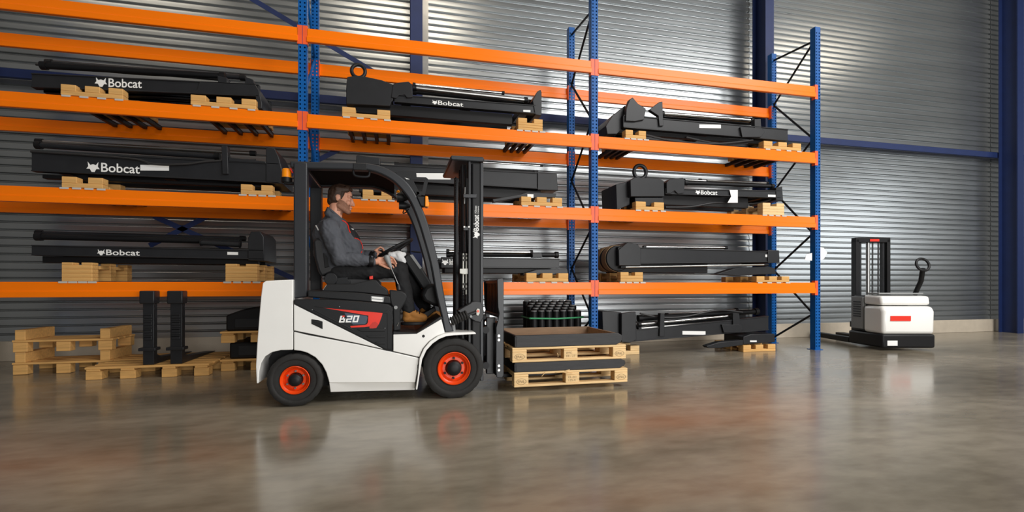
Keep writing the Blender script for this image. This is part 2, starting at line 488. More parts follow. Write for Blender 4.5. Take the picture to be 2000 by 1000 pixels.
# tie straps crossing behind the rack
for a, b_ in (((440, -33), (760, 158)), ((300, 422), (600, 556)), ((292, 480), (662, 292))):
    p, q = at(*a, 7.47), at(*b_, 7.47); b = bmesh.new(); d = (q - p).normalized(); u = Vector((-d.z, 0, d.x)) * .035
    prism(b, [(v.x, v.z) for v in (p + u, q + u, q - u, p - u)], 7.465, 7.471)
    part('tie_strap', b, NAVY, rack, smooth=False)
PALE = mat('pale_zinc', (196, 192, 186), .5)
def support_bars(x0, x1, lev, n=4):
    """cross bars from the front beam to the rear beam under a pallet, each with a pale hook over the front beam"""
    z = LEV[lev][1]
    for i in range(n):
        x = x0 + (x1 - x0) * (i + .5) / n
        b = bmesh.new(); box(b, x - .028, x + .028, RF - .002, RR + .1, z + .0005, z + .004); box(b, x - .02, x + .02, RF + .045, RR + .05, z - .045, z)
        bar = part('support_bar', b, DARK, rack, smooth=False)
        h = bmesh.new(); box(h, x - .042, x + .042, RF - .0125, RF - .0065, z - .014, z + .0065); box(h, x - .042, x + .042, RF - .0065, RF + .03, z + .0042, z + .0065)
        part('hook_plate', h, PALE, bar, bevel=.003)

# ------------------------------------------------------------------ pallets and timber skids
def skid(label, px0, px1, lev=None, z=None, Y=6.368, planks=1, blocks=3, hb=.07, hp=.05, depth=.84, rows=3, m=None, group='timber skids under the black machine parts', wood=None):
    """a skid of planks with rows of blocks standing on them"""
    m = m or WOOD2
    x0, x1 = at(px0, 300, Y).x, at(px1, 300, Y).x; w = x1 - x0
    if z is None: z = LEV[lev][1] + .0075
    t = thing('timber_skid', label, 'skid', ((x0 + x1) / 2, Y + depth / 2, z), 0, group)
    bw = min(.16, w / blocks * .72)
    for r in range(rows):
        y = -depth / 2 + .06 + (depth - .12) * r / max(1, rows - 1)
        for k in range(planks):
            piece('plank', t, (0, y, hp * (k + .5)), (w, .12, hp - .001), m)
        for k in range(blocks):
            x = -w / 2 + bw / 2 + (w - bw) * k / max(1, blocks - 1)
            piece('block', t, (x, y, hp * planks + hb / 2), (bw, .118, hb - .001), m)
    for k in range(min(blocks, 3)):
        x = -w / 2 + bw / 2 + (w - bw) * k / max(1, min(blocks, 3) - 1)
        piece('runner', t, (x, 0, hp * (planks - .5)), (bw * .8, depth - .24 - .1, hp - .004), m)
    if lev is not None: support_bars(x0 - .03, x1 + .05, lev)
    t['top'] = z + hp * planks + hb; 
    return t

def euro_pallet(label, x0, y0, z0, m, stamps=None, rotz=0.0, group=None, length=1.2, width=.8):
    t = thing('euro_pallet', label, 'pallet', (x0 + length / 2, y0 + width / 2, z0), rotz, group)
    L, W = length, width
    for k, wd in enumerate((.145, .1, .145, .1, .145)):
        y = (-W / 2 + wd / 2 + .0, -W / 4 + .01, 0, W / 4 - .01, W / 2 - wd / 2)[k]
        piece('deck_board', t, (0, y, .133), (L, wd, .0215), m)
    for x in (-L / 2 + .0725, 0, L / 2 - .0725):
        piece('stringer_board', t, (x, 0, .111), (.145, W, .0215), m)
    bl = []
    for y, wd in ((-W / 2 + .05, .1), (0, .145), (W / 2 - .05, .1)):
        piece('bottom_board', t, (0, y, .011), (L, wd, .0215), m)
        for x in (-L / 2 + .0725, 0, L / 2 - .0725):
            b = piece('block', t, (x, y, .061), (.145, wd, .078), m); bl.append(b)
    if stamps:
        for b, s in zip(bl[:3], stamps):
            if not s: continue
            wx = Vector(t.location) + Vector(b.location)
            yy = wx.y - .0502
            if s == 'EPAL':
                tx = text_part('stamp_letters', 'EPAL', b, (wx.x - .034, yy, wx.z - .019), (1, 0, 0), (0, 0, 1), .068, .026, INK, thick=.001, offset=-.012)
                e = bmesh.new(); ring = []
                for i in range(28):
                    a = 2 * pi * i / 28
                    for k, yo in ((1.0, -.0004), (.93, -.0004)):
                        ring.append(e.verts.new((wx.x + .05 * k * cos(a), yy + yo, wx.z - .006 + .029 * k * sin(a))))
                for i in range(28):
                    j = (i + 1) % 28
                    e.faces.new((ring[2 * i], ring[2 * i + 1], ring[2 * j + 1], ring[2 * j]))
                part('stamp_ring', e, INK, b, smooth=False)
            else:
                text_part('stamp_letters', s, b, (wx.x - .045, yy, wx.z - .024), (1, 0, 0), (0, 0, 1), .09, .05, INK, thick=.001, offset=-.014)
    return t

# ------------------------------------------------------------------ black lift masts lying on the shelves
Y0, YD = 6.44, .62
def mast(label, rail, inner=None, cyl=None, boxes=(), ends=(), rings=(), hoses=(), letters=(), chrome=None, Y=Y0, depth=YD, base=None, name='lift_mast', m=None, group='black lift masts in stock'):
    """rail: (px left, px right, top y left, top y right, bottom y left, bottom y right) of the near rail face"""
    m = m or BLACK
    xl, xr, tl, tr, bl, br = rail
    A = [at(xl, tl, Y), at(xr, tr, Y), at(xr, br, Y), at(xl, bl, Y)]
    xm = (A[0].x + A[1].x) / 2
    t = thing(name, label, 'lift mast', (xm, Y + depth / 2, min(A[2].z, A[3].z) - .15), 0, group)
    out = [(p.x, p.z) for p in A]
    for y0, nm in ((Y, 'near'), (Y + depth - .09, 'far')):
        b = bmesh.new(); prism(b, out, y0 + .012, y0 + .09)
        lip = lambda p, q, d: [(p.x, p.z), (q.x, q.z), (q.x, q.z + d), (p.x, p.z + d)]
        r = part('outer_rail', b, m, t, bevel=.004)
        for p, q, d in ((A[0], A[1], -.022), (A[3], A[2], .022)):
            b = bmesh.new(); prism(b, lip(p, q, d * .65), y0, y0 + .088); part('rail_flange', b, m, r, bevel=.004)
    # inner rails, set lower and further in
    il = inner or (xl + 12, xr - 25, -.02, -.15)
    for y0 in (Y + .1, Y + depth - .19):
        b = bmesh.new(); X0, X1 = at(il[0], 300, Y).x, at(il[1], 300, Y).x
        zl, zr = A[3].z, A[2].z
        f = lambda x: zl + (zr - zl) * (x - A[3].x) / (A[2].x - A[3].x)
        z0_, z1_ = (base, base) if base else (f(X0) + il[3], f(X1) + il[3])
        prism(b, [(X0, f(X0) + il[2]), (X1, f(X1) + il[2]), (X1, z1_), (X0, z0_)], y0, y0 + .085)
        part('inner_rail', b, DARK, t, bevel=.004)
    n = 3
    for k in range(n):
        x = A[0].x + (A[1].x - A[0].x) * (.08 + .84 * k / (n - 1)); z = A[3].z + (A[2].z - A[3].z) * (x - A[3].x) / (A[2].x - A[3].x)
        b = bmesh.new(); box(b, x - .06, x + .06, Y + .085, Y + depth - .085, z + .02, z + .12)
        part('cross_member', b, m, t, bevel=.006)
    if cyl:
        for (x0, y0, x1, y1, yy, r, mm) in cyl:
            p, q = at(x0, y0, Y + yy), at(x1, y1, Y + yy)
            b = bmesh.new(); cone(b, p, r, q, r, 16)
            c = part('lift_cylinder', b, mm, t)
            for s in (.0, .97):
                b = bmesh.new(); u = p + (q - p) * s; cone(b, u, r * 1.35, u + (q - p) * .03, r * 1.35, 16); part('cylinder_collar', b, DARK, c)
    for poly, ya, yb in boxes:
        part('bracket', pp(poly, Y + ya, Y + yb), m, t, bevel=.006)
    for poly, ya, yb in ends:
        part('head_plate', pp(poly, Y + ya, Y + yb), m, t, bevel=.008)
    for (cx, cy, r, yy) in rings:
        b = bmesh.new(); p = at(cx, cy, Y + yy); torus(b, p, r, r * .28, (0, 1, 0), 28, 10); part('lifting_eye', b, m, t)
    for pts, r in hoses:
        b = bmesh.new(); tube(b, [at(x, y, Y + yy) for x, y, yy in pts], r, 8, smooth=6); part('hose', b, SEATM, t)
    for L in letters:
        if L[0] == 'T':
            _, body, x0, y0, x1, y1 = L; p = at(x0, y1, Y); q = at(x1, y1 + (br - bl) / (xr - xl) * (x1 - x0), Y); h = at(x0, y0, Y).z - p.z
            s = h; text_part('lettering', body, t, (p.x + s * 1.25, Y - .0008 + L_OFF, p.z), (1, 0, (q.z - p.z) / (q.x - p.x)), (0, 0, 1), q.x - p.x - s * 1.25, h, LETTER, offset=.012, label='white lettering')
            emblem_part('emblem', t, (p.x + s * .5, Y - .0008 + L_OFF, p.z + h * .5), (1, 0, 0), (0, 0, 1), h, LETTER)
        else:
            _, x0, y0, x1, y1 = L; part('sticker', pp([(x0, y0), (x1, y0 + .5), (x1, y1 + .5), (x0, y1)], Y - .002 + L_OFF, Y + .001 + L_OFF), LETTER, t, smooth=False, label='white sticker')
    return t
L_OFF = .0125

# upper loaded shelf
S1 = skid('tan timber skid with three blocks under the right end of the upper left lift mast', 372, 500, 2)
skid('tan timber skid under the far left end of the upper left lift mast', 118, 240, 2)
mast('black lift mast at the left end of the upper loaded shelf', base=LEV[2][1] + .0075 + 0.12, rail=(60, 505, 142, 164, 170, 188),
     cyl=[(80, 128, 440, 149, .2, .035, DARK), (90, 122, 480, 152, .42, .03, BLACK)],
     ends=[([(390, 158), (498, 163), (506, 176), (512, 203), (511, 212), (500, 211), (499, 188), (372, 181.5), (384, 176)], .0, .60)],
     boxes=[([(424, 147), (444, 152), (444, 166), (426, 163)], .1, .2), ([(480, 150), (494, 155), (499, 166), (478, 164)], .1, .25)],
     letters=[('T', 'Bobcat', 186, 150, 276, 167)], hoses=[([(70, 126, .3), (250, 143, .3), (350, 149, .32), (450, 158, .3)], .014)])
skid('narrow tan skid with two blocks under the ringed head of the upper middle mast', 668, 762, 2, blocks=2)
skid('narrow tan timber skid of stacked planks under the tail of the upper middle lift mast', 1012, 1060, 2, blocks=2, planks=3, hp=.035, hb=.06)
mast('black lift mast with a lifting ring in the middle of the upper loaded shelf', base=LEV[2][1] + .0075 + 0.12, rail=(770, 1047, 184, 205, 199, 222), inner=(690, 1004, -.0, -.24),
     ends=[([(678, 150), (690, 148), (712, 149), (745, 156), (768, 165), (768, 196), (764, 199), (762, 207), (676, 203), (676, 172)], .0, .62),
           ([(1040, 196), (1050, 178), (1056, 175), (1058, 180), (1058, 226), (1045, 224)], .0, .6)],
     boxes=[([(768, 164), (778, 161), (798, 159), (805, 165), (806, 190), (795, 191), (790, 185), (779, 186), (774, 192), (764, 190)], -.012, .12)],
     rings=[(700, 139, .085, .2)],
     cyl=[(806, 171, 1030, 196, .2, .03, STEEL), (806, 178, 1040, 202, .3, .035, DARK), (806, 165, 985, 182, .42, .02, CHROME)],
     letters=[('T', 'Bobcat', 845, 194.5, 905, 203), ('S', 1022, 214.5, 1036, 219)])
skid('short tan timber skid under the finned head of the upper right lift mast', 1222, 1262, 2, blocks=2)
skid('tan timber skid with three blocks under the tail of the upper right lift mast', 1492, 1565, 2)
mast('black lift mast with tall fins at the right end of the upper loaded shelf', base=LEV[2][1] + .0075 + 0.12, rail=(1218, 1540, 224, 252, 249, 275), inner=(1215, 1500, -.0, -.13),
     ends=[([(1222, 236), (1223, 212), (1230, 194), (1236, 190), (1246, 202), (1262, 212), (1258, 234), (1240, 237)], -.02, .06),
           ([(1183, 246), (1196, 226), (1222, 205), (1222, 246), (1205, 262), (1186, 262)], .08, .62)],
     boxes=[([(1268, 214), (1288, 199), (1294, 198), (1296, 246), (1288, 246), (1286, 226)], -.015, .05), ([(1474, 232), (1486, 232), (1488, 258), (1474, 256)], .0, .08),
            ([(1446, 248), (1488, 250), (1494, 258), (1486, 268), (1450, 268)], -.02, .06)],
     cyl=[(1290, 222, 1470, 236, .2, .035, CHROME), (1290, 227, 1480, 242, .34, .03, DARK)],
     hoses=[([(1262, 264, .02), (1320, 276, .02), (1400, 281, .02), (1470, 274, .03)], .016), ([(1340, 268, .06), (1400, 280, .06), (1460, 280, .06)], .014)],
     letters=[('S', 1366, 243, 1408, 250)])
# middle shelf
skid('tan timber skid with two tall blocks left of the orange beacon on the middle shelf', 470, 532, 1, blocks=2, planks=1, hp=.05, hb=.07)
skid('tan timber skid under the far left end of the middle left lift mast', 120, 200, 1, blocks=2, planks=1, hp=.05, hb=.07)
mast('black lift mast left of the orange beacon on the middle shelf', base=LEV[1][1] + .0075 + 0.12, rail=(60, 545, 294, 319, 334, 358), inner=(70, 530, -.015, -.11),
     ends=[([(519, 287), (536, 289), (545, 308), (552, 336), (552, 359), (519, 357)], .0, .6)],
     boxes=[([(432, 284), (444, 285), (446, 340), (434, 340)], -.02, .08), ([(446, 307), (519, 315), (519, 320), (446, 316)], .0, .3)],
     cyl=[(70, 283, 430, 306, .2, .035, BLACK), (70, 276, 500, 300, .42, .025, STEEL)],
     hoses=[([(60, 296, -.0), (250, 309, -.012), (300, 320, -.012), (360, 321, -.012), (410, 315, 0), (500, 312, .05)], .013)],
     letters=[('T', 'Bobcat', 170, 316, 272, 334), ('S', 274, 322, 330, 333)])
skid('tan timber skid seen through the cab in front of the driver', 708, 765, 1, blocks=2, planks=1, hp=.05, hb=.07)
skid('tan timber skid with three blocks right of the forklift mast on the middle shelf', 1018, 1098, 1)
mast('black lift mast behind the forklift mast on the middle shelf', base=LEV[1][1] + .0075 + 0.12, rail=(690, 1088, 318, 339, 348, 371), inner=(700, 1060, -.01, -.11),
     ends=[([(696, 303), (742, 308), (742, 336), (735, 345), (694, 340)], .0, .6), ([(1050, 337), (1088, 339), (1090, 372), (1050, 371)], -.006, .6)],
     boxes=[([(962, 389), (1018, 379), (1030, 375), (1086, 378), (1086, 385.5), (1010, 387), (964, 395)], .02, .12)],
     cyl=[(770, 322, 1050, 338, .2, .03, DARK), (880, 313, 1060, 324, .42, .012, CHROME)],
     letters=[('S', 1030, 379, 1042, 386), ('S', 776, 338, 880, 350)])
skid('tan timber skid under the ringed head of the middle right lift mast', 1242, 1297, 1, blocks=2)
skid('tall pale skid of stacked planks under the tail of the middle right lift mast', 1490, 1532, 1, blocks=2, planks=3, hp=.045, hb=.05, m=WOOD)
mast('black lift mast with a lifting ring on the right end of the middle shelf', base=LEV[1][1] + .0075 + 0.12, rail=(1300, 1525, 368, 372, 379, 387), inner=(1300, 1470, -.0, -.07),
     ends=[([(1231, 352), (1240, 346), (1285, 348), (1297, 353), (1298, 384), (1232, 384)], .0, .62), ([(1516, 366), (1528, 364), (1530, 392), (1516, 391)], .0, .6)],
     boxes=[([(1302, 356), (1308, 350), (1334, 347), (1338, 352), (1336, 377), (1324, 379), (1318, 372), (1310, 378), (1302, 377)], -.012, .12),
            ([(1240, 386), (1296, 386), (1297, 402), (1242, 402)], .01, .5), ([(1203, 360), (1230, 354), (1230, 400), (1205, 410)], .1, .62)],
     rings=[(1250, 336, .1, .2)],
     cyl=[(1336, 357, 1510, 364, .2, .03, DARK), (1336, 352, 1380, 354, .3, .02, CHROME), (1365, 352, 1500, 358, .42, .02, STEEL)],
     hoses=[([(1300, 405, .1), (1350, 404, .1), (1400, 396, .1), (1470, 398, .12), (1520, 385, .1)], .013)],
     letters=[('T', 'Bobcat', 1360, 370, 1402, 379), ('S', 1500, 380, 1515, 385)])
tag_b = pp([(1425, 371), (1441, 371), (1441, 396), (1421, 396), (1428, 384)], Y0 - .012, Y0 - .010)
part('paper_tag', tag_b, CLOTHW, bpy.data.objects['lift_mast.005'] if 'lift_mast.005' in bpy.data.objects else None, smooth=False, label='white paper tag hanging from the rail')
# lower shelf
skid('tall tan skid of stacked planks behind the white rear of the forklift', 440, 502, 0, blocks=2, planks=4, hp=.045, hb=.03)
skid('tall tan skid under the far left end of the lower left lift mast', 120, 180, 0, blocks=2, planks=4, hp=.045, hb=.03)
mast('black lift mast on the lower shelf behind the rear of the forklift', base=LEV[0][1] + .0075 + 0.21, rail=(60, 515, 478, 488, 499, 507), inner=(70, 500, 0, -.05),
     ends=[([(484, 465), (490, 452), (508, 452), (515, 462), (516, 510), (484, 509)], .0, .62)],
     cyl=[(70, 462, 470, 472, .15, .035, DARK), (70, 455, 480, 466, .4, .025, BLACK), (392, 474, 470, 478, .05, .03, BLACK)],
     letters=[('T', 'Bobcat', 190, 487, 272, 498), ('S', 444, 492, 465, 497.5)])
skid('tan timber skid with three blocks right of the load backrest on the lower shelf', 1028, 1110, 0)
mast('black lift mast right of the forklift mast on the lower shelf', base=LEV[0][1] + .0075 + 0.12, rail=(862, 1093, 502, 505, 523, 524), inner=(870, 1080, 0, -.05),
     boxes=[([(1022, 534), (1050, 526), (1108, 525), (1110, 536), (1050, 537), (1022, 538)], .02, .2), ([(1040, 494), (1058, 494), (1060, 503), (1040, 503)], .05, .15)],
     cyl=[(872, 491, 1040, 493, .2, .025, CHROME), (872, 497, 1090, 498, .3, .035, DARK)],
     letters=[('T', 'Bobcat', 864, 506, 892, 517)])
skid('short tan skid of two planks under the roller end of the lower right lift mast', 1212, 1256, 0, blocks=2, planks=2, hp=.045, hb=.05)
skid('tan timber skid with three blocks under the tail of the lower right lift mast', 1478, 1542, 0, blocks=3, planks=1, hp=.03, hb=.06)
t = mast('black box beam mast with a strapped roller end on the lower shelf at right', base=LEV[0][1] + .0075 + 0.14, rail=(1208, 1522, 482, 491, 516, 512), inner=(1212, 1390, 0, -.04),
     ends=[([(1208, 488), (1226, 473), (1246, 477), (1252, 486), (1252, 519), (1209, 519)], -.01, .6), ([(1500, 488), (1522, 489), (1523, 513), (1500, 514)], -.006, .6)],
     boxes=[([(1398, 536), (1436, 524), (1500, 520), (1514, 524), (1516, 535), (1440, 538)], .04, .2)],
     cyl=[(1256, 483, 1420, 484, .2, .02, CHROME), (1212, 522, 1500, 517, .02, .014, STEEL)], letters=[('S', 1495, 497, 1508, 502)])
b = bmesh.new(); p = at(1195, 506, Y0 + .3); cone(b, p + Vector((-.0, -.22, 0)), .19, p + Vector((0, .26, 0)), .19, 28); part('roller', b, DARK, t, bevel=.01)
for yy in (-.12, .1):
    b = bmesh.new(); lathe(b, [(yy - .07, .191), (yy - .07, .196), (yy + .07, .196), (yy + .07, .191)], p, 'Y', 28); part('belt', b, BELT, t, label='tan belt around the roller')

# ------------------------------------------------------------------ on the floor under the rack
fp = thing('pallet', 'tan pallet at far left carrying the two upright black fork tines', 'pallet', (at(325, 737, 6.2).x, 6.72, 0))
xl, xr = at(165, 737, 6.2).x, at(408, 737, 6.2).x
fp.location.x = (xl + xr) / 2; Wd = xr - xl
for k in range(6): piece('deck_board', fp, (0, -.46 + k * .184, .128), (Wd, .13, .024), WOOD2)
for x in (-Wd / 2 + .08, -Wd / 6, Wd / 6, Wd / 2 - .08):
    piece('stringer_board', fp, (x, 0, .105), (.13, 1.05, .022), WOOD2)
    for y in (-.45, 0, .45): piece('block', fp, (x, y, .047), (.15, .13, .092), WOOD2)
def fork(label, px0, px1):
    x0, x1 = at(px0, 640, 6.22).x, at(px1, 640, 6.22).x
    t = thing('fork_tine', label, 'fork tine', ((x0 + x1) / 2, 6.3, .14), 0, 'upright black fork tines')
    b = bmesh.new(); xw = x1 - x0
    zt = at(px0, 590, 6.22).z
    prof = [(6.24, .142), (7.28, .142), (7.28, .152), (6.42, .21), (6.32, .25), (6.32, zt), (6.24, zt)]
    extrude_x(b, prof, x0 + .03, x1 - .03); part('blade', b, BLACK, t, bevel=.008)
    b = bmesh.new(); box(b, x0 + .01, x1 - .01, 6.20, 6.34, zt - .02, at(px0, 568, 6.22).z); part('hook', b, BLACK, t, bevel=.012)
    b = bmesh.new(); box(b, x0, x1, 6.20, 6.33, .30, .335); part('collar', b, BLACK, t, bevel=.006)
    n = 11
    for k in range(n):
        z = .42 + (zt - .55) * k / n
        b = bmesh.new(); box(b, x0 + .045, x1 - .045, 6.228, 6.241, z, z + .02 + .02 * (k % 3 == 0)); part('rib', b, BLACK, t, bevel=.004)
    return t
fork('left black fork tine standing upright on the pallet at far left', 271, 305)
fork('right black fork tine standing upright on the pallet at far left', 325, 360)
lp = thing('pallet', 'empty tan pallet standing further back at the far left edge', 'pallet', (at(150, 690, 7.0).x, 7.0, 0))
for z in (.0, .26):
    for k in range(4): piece('deck_board', lp, (0, -.2 + k * .14, z + .128), (1.0, .1, .024), WOOD2)
    for x in (-.42, 0, .42):
        for y in (-.2, .22): piece('block', lp, (x, y, z + .058), (.14, .1, .112), WOOD2)
    for x in (-.42, .42): piece('runner', lp, (x, 0, z + .2), (.1, .5, .118), WOOD2)
# stacked pallets with black blocks between, behind the rear wheel
def low_pallet(label, px0, px1, z, Y):
    x0, x1 = at(px0, 650, Y).x, at(px1, 650, Y).x; w = x1 - x0
    t = thing('pallet', label, 'pallet', ((x0 + x1) / 2, Y + .4, z), 0)
    for k in range(5): piece('deck_board', t, (0, -.35 + k * .175, .127), (w, .13, .022), WOOD2)
    for x in (-w / 2 + .08, 0, w / 2 - .08):
        piece('stringer_board', t, (x, 0, .1045), (.13, .8, .021), WOOD2)
        for y in (-.34, 0, .34): piece('block', t, (x, y, .047), (.15, .11, .093), WOOD2)
    return t
low_pallet('lower tan pallet of the stack behind the rear wheel of the forklift', 430, 572, 0, 6.46)
low_pallet('upper tan pallet of the stack behind the rear wheel of the forklift', 430, 572, .34, 6.46)
def weight(label, z0, z1, px0, px1, arch):
    x0, x1 = at(px0, 640, 6.5).x, at(px1, 640, 6.5).x
    t = thing('steel_block', label, 'steel block', ((x0 + x1) / 2, 6.85, z0), 0)
    b = bmesh.new(); n = 10
    xz = [(x0, z0 + .001), (x1, z0 + .001)] + [(x1 - (x1 - x0) * k / n, z1 + arch * sin(pi * k / n)) for k in range(n + 1)]
    prism(b, xz, 6.5, 7.2); part('block_body', b, DARK, t, bevel=.02)
    b = bmesh.new(); box(b, x0 + .1, x1 - .1, 6.492, 6.5, z0 + .04, z1 - .04); part('face_plate', b, BLACK, t, bevel=.004)
    return t
weight('black steel block lying between the two stacked pallets', .139, .339, 448, 570, 0)
weight('black arched steel block on top of the two stacked pallets', .479, .67, 441, 572, .1)
# bundle of black tubes with a green strap
tb = thing('tube_bundle', 'bundle of black tubes tied with a green strap behind the loaded pallets', 'tube bundle', (2.3, 6.95, 0))
k = 0
R_ = .055
for row in range(5):
    for c in range(7 if row % 2 == 0 else 6):
        x = 2.27 - .345 + c * .112 + (.056 if row % 2 else 0); y = 6.72 + row * .1
        b = bmesh.new(); cone(b, (x, y, .15), R_, (x, y, .655 + .033 * row), R_, 16); u = part('tube', b, DARK, tb, bevel=.004)
        b = bmesh.new(); z = .655 + .033 * row; lathe(b, [(z - .001, .046), (z + .012, .044), (z + .018, .03), (z + .018, 0)], (x, y, 0), 'Z', 14); part('end_cap', b, GREYP, u)
        k += 1
b = bmesh.new(); hull = [(-.41, .0), (-.41, .5), (.41, .5), (.41, 0)]
tube(b, [(2.26 - .405, 6.66, .56), (2.26, 6.652, .55), (2.26 + .405, 6.66, .565), (2.26 + .412, 6.9, .565), (2.26 + .40, 7.18, .565), (2.26, 7.186, .56), (2.26 - .40, 7.18, .56), (2.26 - .412, 6.9, .56), (2.26 - .405, 6.66, .56)], .012, 6)
part('strap', b, GREENM, tb, label='green strap')
b = bmesh.new(); box(b, 1.88, 2.66, 6.64, 7.2, .1, .15); part('base_board', b, WOOD2, tb)
for x in (1.95, 2.58):
    b = bmesh.new(); box(b, x - .06, x + .06, 6.64, 7.2, 0, .1); part('bearer', b, WOOD2, tb)
# tilted mast on the floor at right
skid('low pale skid on the floor under the left end of the tilted floor mast', 1200, 1249, None, 0, Y=6.58, planks=1, blocks=2, hp=.06, hb=.075, m=WOOD, depth=.7)
skid('low tan skid with three blocks on the floor at the right end of the rack', 1452, 1515, None, 0, Y=6.42, planks=1, blocks=3, hp=.04, hb=.066, depth=.7)
g = mast('black lift mast lying tilted on the floor under the right bay of the rack', (1232, 1502, 645, 617, 668, 645), Y=6.50, depth=.6, inner=(1240, 1420, .07, .0),
     ends=[([(1214, 612), (1242, 609), (1243, 664), (1230, 670), (1214, 668)], -.02, .05), ([(1176, 608), (1214, 610), (1214, 668), (1178, 664)], .06, .6)],
     boxes=[([(1290, 612), (1298, 612), (1298, 657), (1288, 657)], -.02, .06), ([(1432, 612), (1444, 612), (1446, 636), (1432, 638)], -.02, .06), ([(1410, 634), (1448, 634), (1452, 643), (1446, 650), (1414, 650)], -.025, .05)],
     cyl=[(1246, 634, 1430, 617, .08, .02, CHROME), (1246, 642, 1430, 627, .04, .018, STEEL), (1246, 622, 1480, 608, .3, .04, DARK), (1300, 616, 1440, 606, .42, .03, STEEL)],
     hoses=[([(1250, 612, .1), (1290, 620, .1), (1340, 618, .12), (1400, 606, .1), (1450, 610, .1)], .014), ([(1250, 640, .1), (1285, 632, .08), (1300, 636, .08)], .012)],
     letters=[('S', 1333, 646.5, 1378, 653.5)])
ft = thing('fork_tine', 'black fork tine lying flat on the low skid at the right end of the rack', 'fork tine', (at(1450, 670, 6.40).x, 6.5, .13))
part('blade', pp([(1380, 676), (1404, 668.5), (1452, 664), (1452, 674), (1406, 680), (1384, 680)], 6.44, 6.56), BLACK, ft, bevel=.008)
part('shank', pp([(1452, 658), (1466, 653), (1513, 652), (1514, 668), (1452, 673)], 6.44, 6.9), BLACK, ft, bevel=.008)
part('sticker', pp([(1465, 665), (1478, 665), (1478, 668), (1465, 668)], 6.436, 6.4415), LETTER, ft, smooth=False)
# two paper notices taped to the right post
for lab, poly, yy in (('white paper notice on the right side of the right rack post', [(1601, 482), (1609, 484), (1616, 494), (1609, 506), (1601, 508)], 6.378), ('smaller white paper notice on the left side of the right rack post', [(1575, 497), (1586, 494), (1586, 509), (1572, 508)], 6.378)):
    q = at(poly[0][0], 495, yy); nb = thing('paper_notice', lab, 'notice', (q.x, yy, q.z), 0, 'paper notices on the right rack post')
    part('sheet', pp(poly, yy, yy + .003), CLOTHW, nb, smooth=False)

# ------------------------------------------------------------------ pedestrian stacker truck at right
st = thing('stacker_truck', 'white and black pedestrian stacker truck at right by the metal wall', 'stacker', (8.02, 6.68, 0), -TH)
def L(name, bm, m, par, **k): return part(name, bm, m, par, local=True, **k)
b = bmesh.new(); box(b, -.42, .42, -.75, .02, .04, .26); L('base_skirt', b, DARK, st, bevel=.03)
b = bmesh.new(); v = [(-.75, .26), (-.76, .62), (-.72, .70), (-.32, .70), (-.32, .26)]
extrude_x(b, v, -.41, .41); L('body', b, WHITE, st, bevel=.05, seg=3)
b = bmesh.new(); extrude_x(b, [(-.70, .715), (-.68, .86), (-.3, .88), (-.3, .715)], -.39, .39); L('hood', b, WHITE, st, bevel=.04, seg=3)
b = bmesh.new(); box(b, -.36, .36, -.6, -.34, .885, .91); L('tray', b, GREYP, st, bevel=.01)
b = bmesh.new(); box(b, -.40, -.34, -.30, -.02, .30, .84); sp = L('side_panel', b, GREYP, st, bevel=.01, label='grey side panel')
b = bmesh.new(); box(b, -.35, .35, -.30, -.02, .26, .86); L('battery_box', b, DARK, st, bevel=.01)
for k in range(7):
    b = bmesh.new(); box(b, -.406, -.399, -.25, -.08, .50 + k * .04, .52 + k * .04); L('vent_slot', b, DARK, sp)
b = bmesh.new(); box(b, -.30, .02, -.765, -.755, .47, .55); L('decal', b, RED, st, label='orange red decal')
for s in (-1, 1):
    b = bmesh.new(); box(b, s * .27 - .03, s * .27 + .03, 0, .12, .05, 1.83); m_ = L('mast_rail', b, DARK, st, bevel=.006)
    b = bmesh.new(); box(b, s * .2 - .018, s * .2 + .018, .03, .1, .05, 1.78); L('inner_rail', b, BLACK, m_, bevel=.004)
    b = bmesh.new(); box(b, s * .24 - .08, s * .24 + .08, .16, 1.22, .05, .1); L('fork', b, DARK, st, bevel=.01)
    b = bmesh.new(); box(b, s * .36 - .05, s * .36 + .05, .02, 1.0, .04, .13); L('leg', b, DARK, st, bevel=.01)
b = bmesh.new(); box(b, -.30, .30, -.0, .12, 1.77, 1.86); L('mast_crosshead', b, DARK, st, bevel=.01)
b = bmesh.new(); box(b, -.06, .10, -.006, -.001, 1.79, 1.83); L('decal', b, RED, st, label='red and white plate on the crosshead')
b = bmesh.new(); cone(b, (-.05, .06, .3), .03, (-.05, .06, 1.77), .03, 14); L('lift_cylinder', b, STEEL, st)
for x in (.02, .12):
    b = bmesh.new(); tube(b, [(x, .05, .3), (x, .045, 1.77)], .012, 8); L('hose', b, SEATM, st)
b = bmesh.new(); box(b, -.3, .3, .1, .16, .3, .4); L('fork_carriage', b, DARK, st, bevel=.01)
b = bmesh.new(); tube(b, [(.3, -.5, .88), (.3, -.62, 1.1), (.28, -.68, 1.3)], .035, 10); tl = L('tiller', b, DARK, st)
b = bmesh.new(); torus(b, (.26, -.7, 1.36), .1, .02, (0, -1, .3), 24, 8); L('tiller_loop', b, DARK, tl)
b = bmesh.new(); box(b, -.34, -.18, -.752, -.746, .08, .16); L('plate', b, LETTER, st)

# ------------------------------------------------------------------ the forklift
YB, YF = 4.46, 5.49
fk = thing('forklift', 'white and black forklift with orange wheel rims driving with two pallets on its forks', 'forklift', (-.2, 4.975, 0))
def fpart(name, pts, y0, y1, m, bevel=.008, parent=None, **k): return part(name, pp(pts, y0, y1), m, parent or fk, bevel=bevel, **k)

